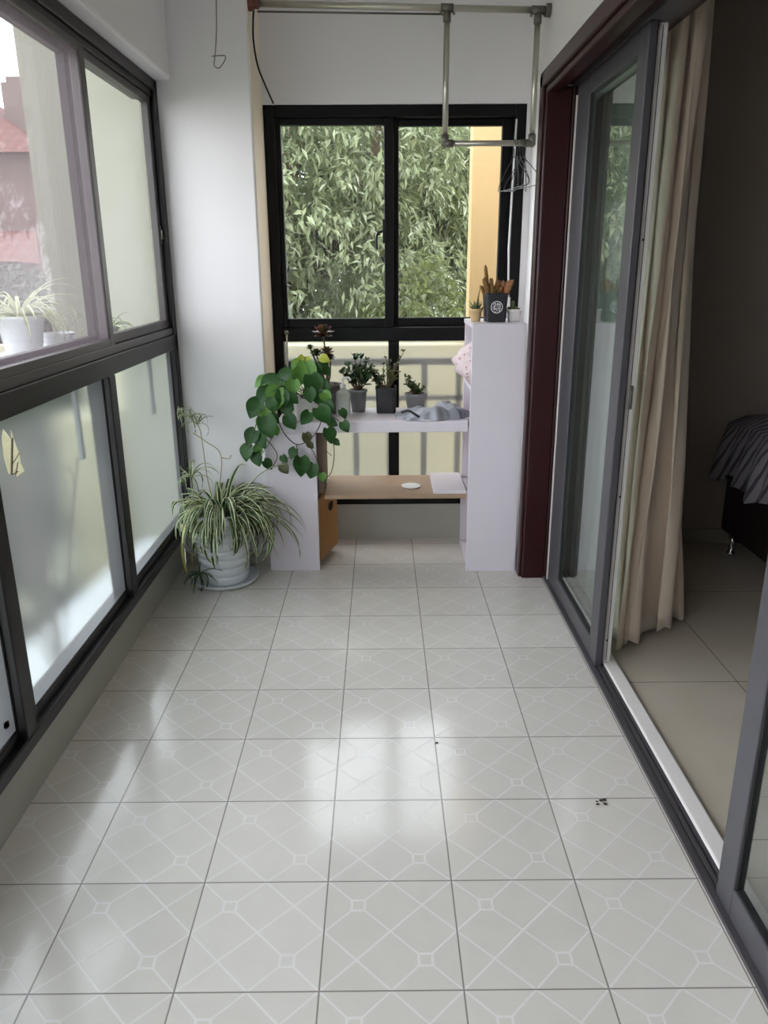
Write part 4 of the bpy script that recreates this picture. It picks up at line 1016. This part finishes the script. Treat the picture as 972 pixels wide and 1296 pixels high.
# trees: each its own crown mesh and trunk
def crown_mesh(blobs, nclus, per, L, W, seed, droop=.6, yscale=1.0):
    rg = np.random.default_rng(seed)
    vols = np.array([b_[3]*b_[4]*b_[5] for b_ in blobs]); pick = rg.choice(len(blobs), nclus, p=vols/vols.sum())
    Bq = np.array(blobs)[pick]
    u = rg.normal(size=(nclus, 3)); u /= np.linalg.norm(u, axis=1)[:, None]; rad = rg.uniform(.35, 1, nclus)**.5
    C = Bq[:, :3]+u*rad[:, None]*Bq[:, 3:6]
    N = nclus*per; base = np.repeat(C, per, 0)+rg.normal(scale=.04, size=(N, 3))
    outd = np.repeat(u, per, 0)
    d = outd*.6+rg.normal(size=(N, 3))*.65; d[:, 2] -= droop; d /= np.linalg.norm(d, axis=1)[:, None]
    up = np.tile([0., 0, 1.], (N, 1))+rg.normal(scale=.35, size=(N, 3))+outd*.5
    side = np.cross(d, up); side /= np.linalg.norm(side, axis=1)[:, None]+1e-9; nn = np.cross(side, d)
    l = (L*rg.uniform(.6, 1.2, N))[:, None]; w = (W*rg.uniform(.7, 1.2, N))[:, None]
    p0 = base; p1 = base+d*l*.45-side*w*.5+nn*w*.18; p2 = base+d*l*.45+side*w*.5+nn*w*.18; p3 = base+d*l-nn*l*.12
    V = np.stack([p0, p1, p3, p2], 1).reshape(-1, 3)
    F = np.arange(N*4).reshape(-1, 4)
    tri = np.concatenate([F[:, [0, 1, 2]], F[:, [0, 2, 3]]])
    me = bpy.data.meshes.new('foliage'); me.from_pydata(V.tolist(), [], tri.tolist()); me.update()
    return me
def tree(name, label, base, blobs, nclus, per, L, W, m, seed, branches, droop=.6):
    t = thing(name, label, 'tree', base, 'trees outside the windows')
    me = crown_mesh(blobs, nclus, per, L, W, seed, droop); me.materials.append(m)
    me.transform(Matrix.Translation(-Vector(base)))
    o = bpy.data.objects.new('foliage', me); COL.objects.link(o); o.parent = t
    b = MB()
    for pts, r in branches:
        s_ = spline(pts, 5); b.tube(s_, [r*(1-.6*i/(len(s_)-1)) for i in range(len(s_))], 8)
    b.build('trunk', BARK, t, smooth=True)
    return t
tree('broadleaf_tree', 'tall grey green broadleaf tree filling the left pane of the back window', (-.9, 7.8, -3),
     [(-.9, 7.6, 2.2, 1.3, .9, .95), (-.5, 7.5, 1.2, 1.2, .8, .9), (-1.4, 7.9, 1.2, 1.1, .9, 1.0), (-.2, 7.8, 2.4, 1.0, .9, .8), (-1.9, 8.0, 2.3, .9, .8, .8), (-1.0, 7.4, .1, 1.0, .6, .6)],
     2000, 14, .12, .036, LEAFA, 1, [([(-.9, 7.8, -3), (-.85, 7.9, 0), (-.95, 7.8, 1.5), (-.6, 7.7, 3.2)], .16), ([(-.9, 7.85, .6), (-1.5, 7.8, 1.6), (-1.9, 7.9, 2.4)], .07), ([(-.85, 7.85, 1.0), (-.2, 7.7, 2.0), (.1, 7.7, 2.9)], .07)])
tree('weeping_tree', 'drooping leafed tree seen in the right pane beside the peach wall', (.7, 9.2, -3),
     [(.6, 9.0, 2.4, 1.0, .9, .95), (.3, 8.8, 1.3, 1.0, .8, .9), (1.2, 9.3, 2.4, 1.2, .9, .9), (.9, 9.2, .4, 1.2, .8, .8)],
     1500, 14, .14, .036, LEAFA, 2, [([(.7, 9.2, -3), (.65, 9.2, 0), (.6, 9.1, 2.0), (.8, 9.1, 3.4)], .13), ([(.65, 9.2, .8), (.2, 9.0, 1.8), (0, 9.0, 2.6)], .06)], .9)
tree('yellow_green_shrub', 'yellow green shrub low behind the middle of the back window', (.15, 7.0, -3),
     [(.32, 6.9, .95, .42, .35, .55), (.05, 6.95, .5, .6, .4, .6), (-.6, 7.0, .2, .7, .35, .5)], 620, 13, .075, .034, LEAFC, 3, [([(.15, 7.0, -3), (.1, 7.0, -1), (.25, 6.95, .8)], .05)], .2)
tree('dark_backing_tree', 'dark dense tree standing behind the other trees', (-.3, 12.5, -3),
     [(-1.5, 12.3, 1.6, 2.0, 1.0, 2.2), (.9, 12.4, 1.6, 2.0, 1.0, 2.2), (-.4, 12.6, 2.8, 2.6, 1.0, 1.3), (-2.6, 12.3, 1.6, 1.4, 1.0, 2.1), (1.6, 12.4, 2.6, 1.6, 1.0, 1.3), (0, 12.2, -1, 3, .8, 1.2)], 4200, 11, .2, .075, LEAFB, 4, [([(-.3, 12.5, -3), (-.2, 12.5, 1), (-.3, 12.4, 4)], .2)])
tree('left_garden_shrub', 'green shrub growing outside the frosted left panes', (-3.4, 5.2, -3),
     [(-3.35, 4.6, .3, .85, 1.3, .8), (-3.2, 6.6, .4, 1.1, 1.3, .85), (-3.0, 2.6, .2, .9, 1.3, .8), (-4.4, 9.2, .5, 1.4, 1.4, .9), (-3.3, 4.2, -.7, .8, 2.6, .8)], 2200, 12, .13, .055, LEAFB, 5, [([(-3.4, 5.2, -3), (-3.3, 5.3, -1), (-3.2, 5.4, .3)], .07)])
tree('far_garden_tree', 'dim green tree below the neighbour house beyond the insect screen', (-6.6, 15.5, -3),
     [(-6.6, 15.4, .0, 1.6, 1.0, 1.3), (-8.6, 15.8, -.1, 1.8, 1.0, 1.3), (-5.2, 15.5, -.2, 1.4, 1.0, 1.2)], 700, 11, .26, .12, LEAFB, 6, [([(-6.6, 15.5, -3), (-6.6, 15.5, -1), (-6.5, 15.4, .4)], .12)])

# ------------------------------------------------------------------ light
W = bpy.data.worlds.new('overcast'); S.world = W; W.use_nodes = True; nt = W.node_tree
bgn = nt.nodes['Background']
tcn = nt.nodes.new('ShaderNodeTexCoord'); sx = nt.nodes.new('ShaderNodeSeparateXYZ'); nt.links.new(tcn.outputs['Generated'], sx.inputs[0])
cr = nt.nodes.new('ShaderNodeValToRGB'); cr.color_ramp.elements[0].position = 0.0; cr.color_ramp.elements[0].color = (.94, .96, 1.0, 1); cr.color_ramp.elements[1].position = 1.0; cr.color_ramp.elements[1].color = (.40, .43, .46, 1)
e_ = cr.color_ramp.elements.new(.45); e_.color = (.90, .94, 1.0, 1)
nt.links.new(sx.outputs[2], cr.inputs[0]); nt.links.new(cr.outputs[0], bgn.inputs['Color'])
bgn.inputs['Strength'].default_value = 3.0
sd = bpy.data.lights.new('hazy_sun', 'SUN'); sd.energy = 1.0; sd.angle = math.radians(25); sd.color = (1, .95, .88)
so = bpy.data.objects.new('hazy_sun', sd); COL.objects.link(so)
so.rotation_euler = Vector((-.45, .75, -1.05)).to_track_quat('-Z', 'Y').to_euler()

S.view_settings.view_transform = 'Standard'; S.view_settings.look = 'None'; S.view_settings.gamma = 1; S.view_settings.use_curve_mapping = False
S.view_settings.exposure = 1.25
S.cycles.max_bounces = 14; S.cycles.diffuse_bounces = 6; S.cycles.transparent_max_bounces = 16; S.cycles.transmission_bounces = 8
S.cycles.use_denoising = True
for o in bpy.data.objects:
    if '_base' in o: del o['_base']
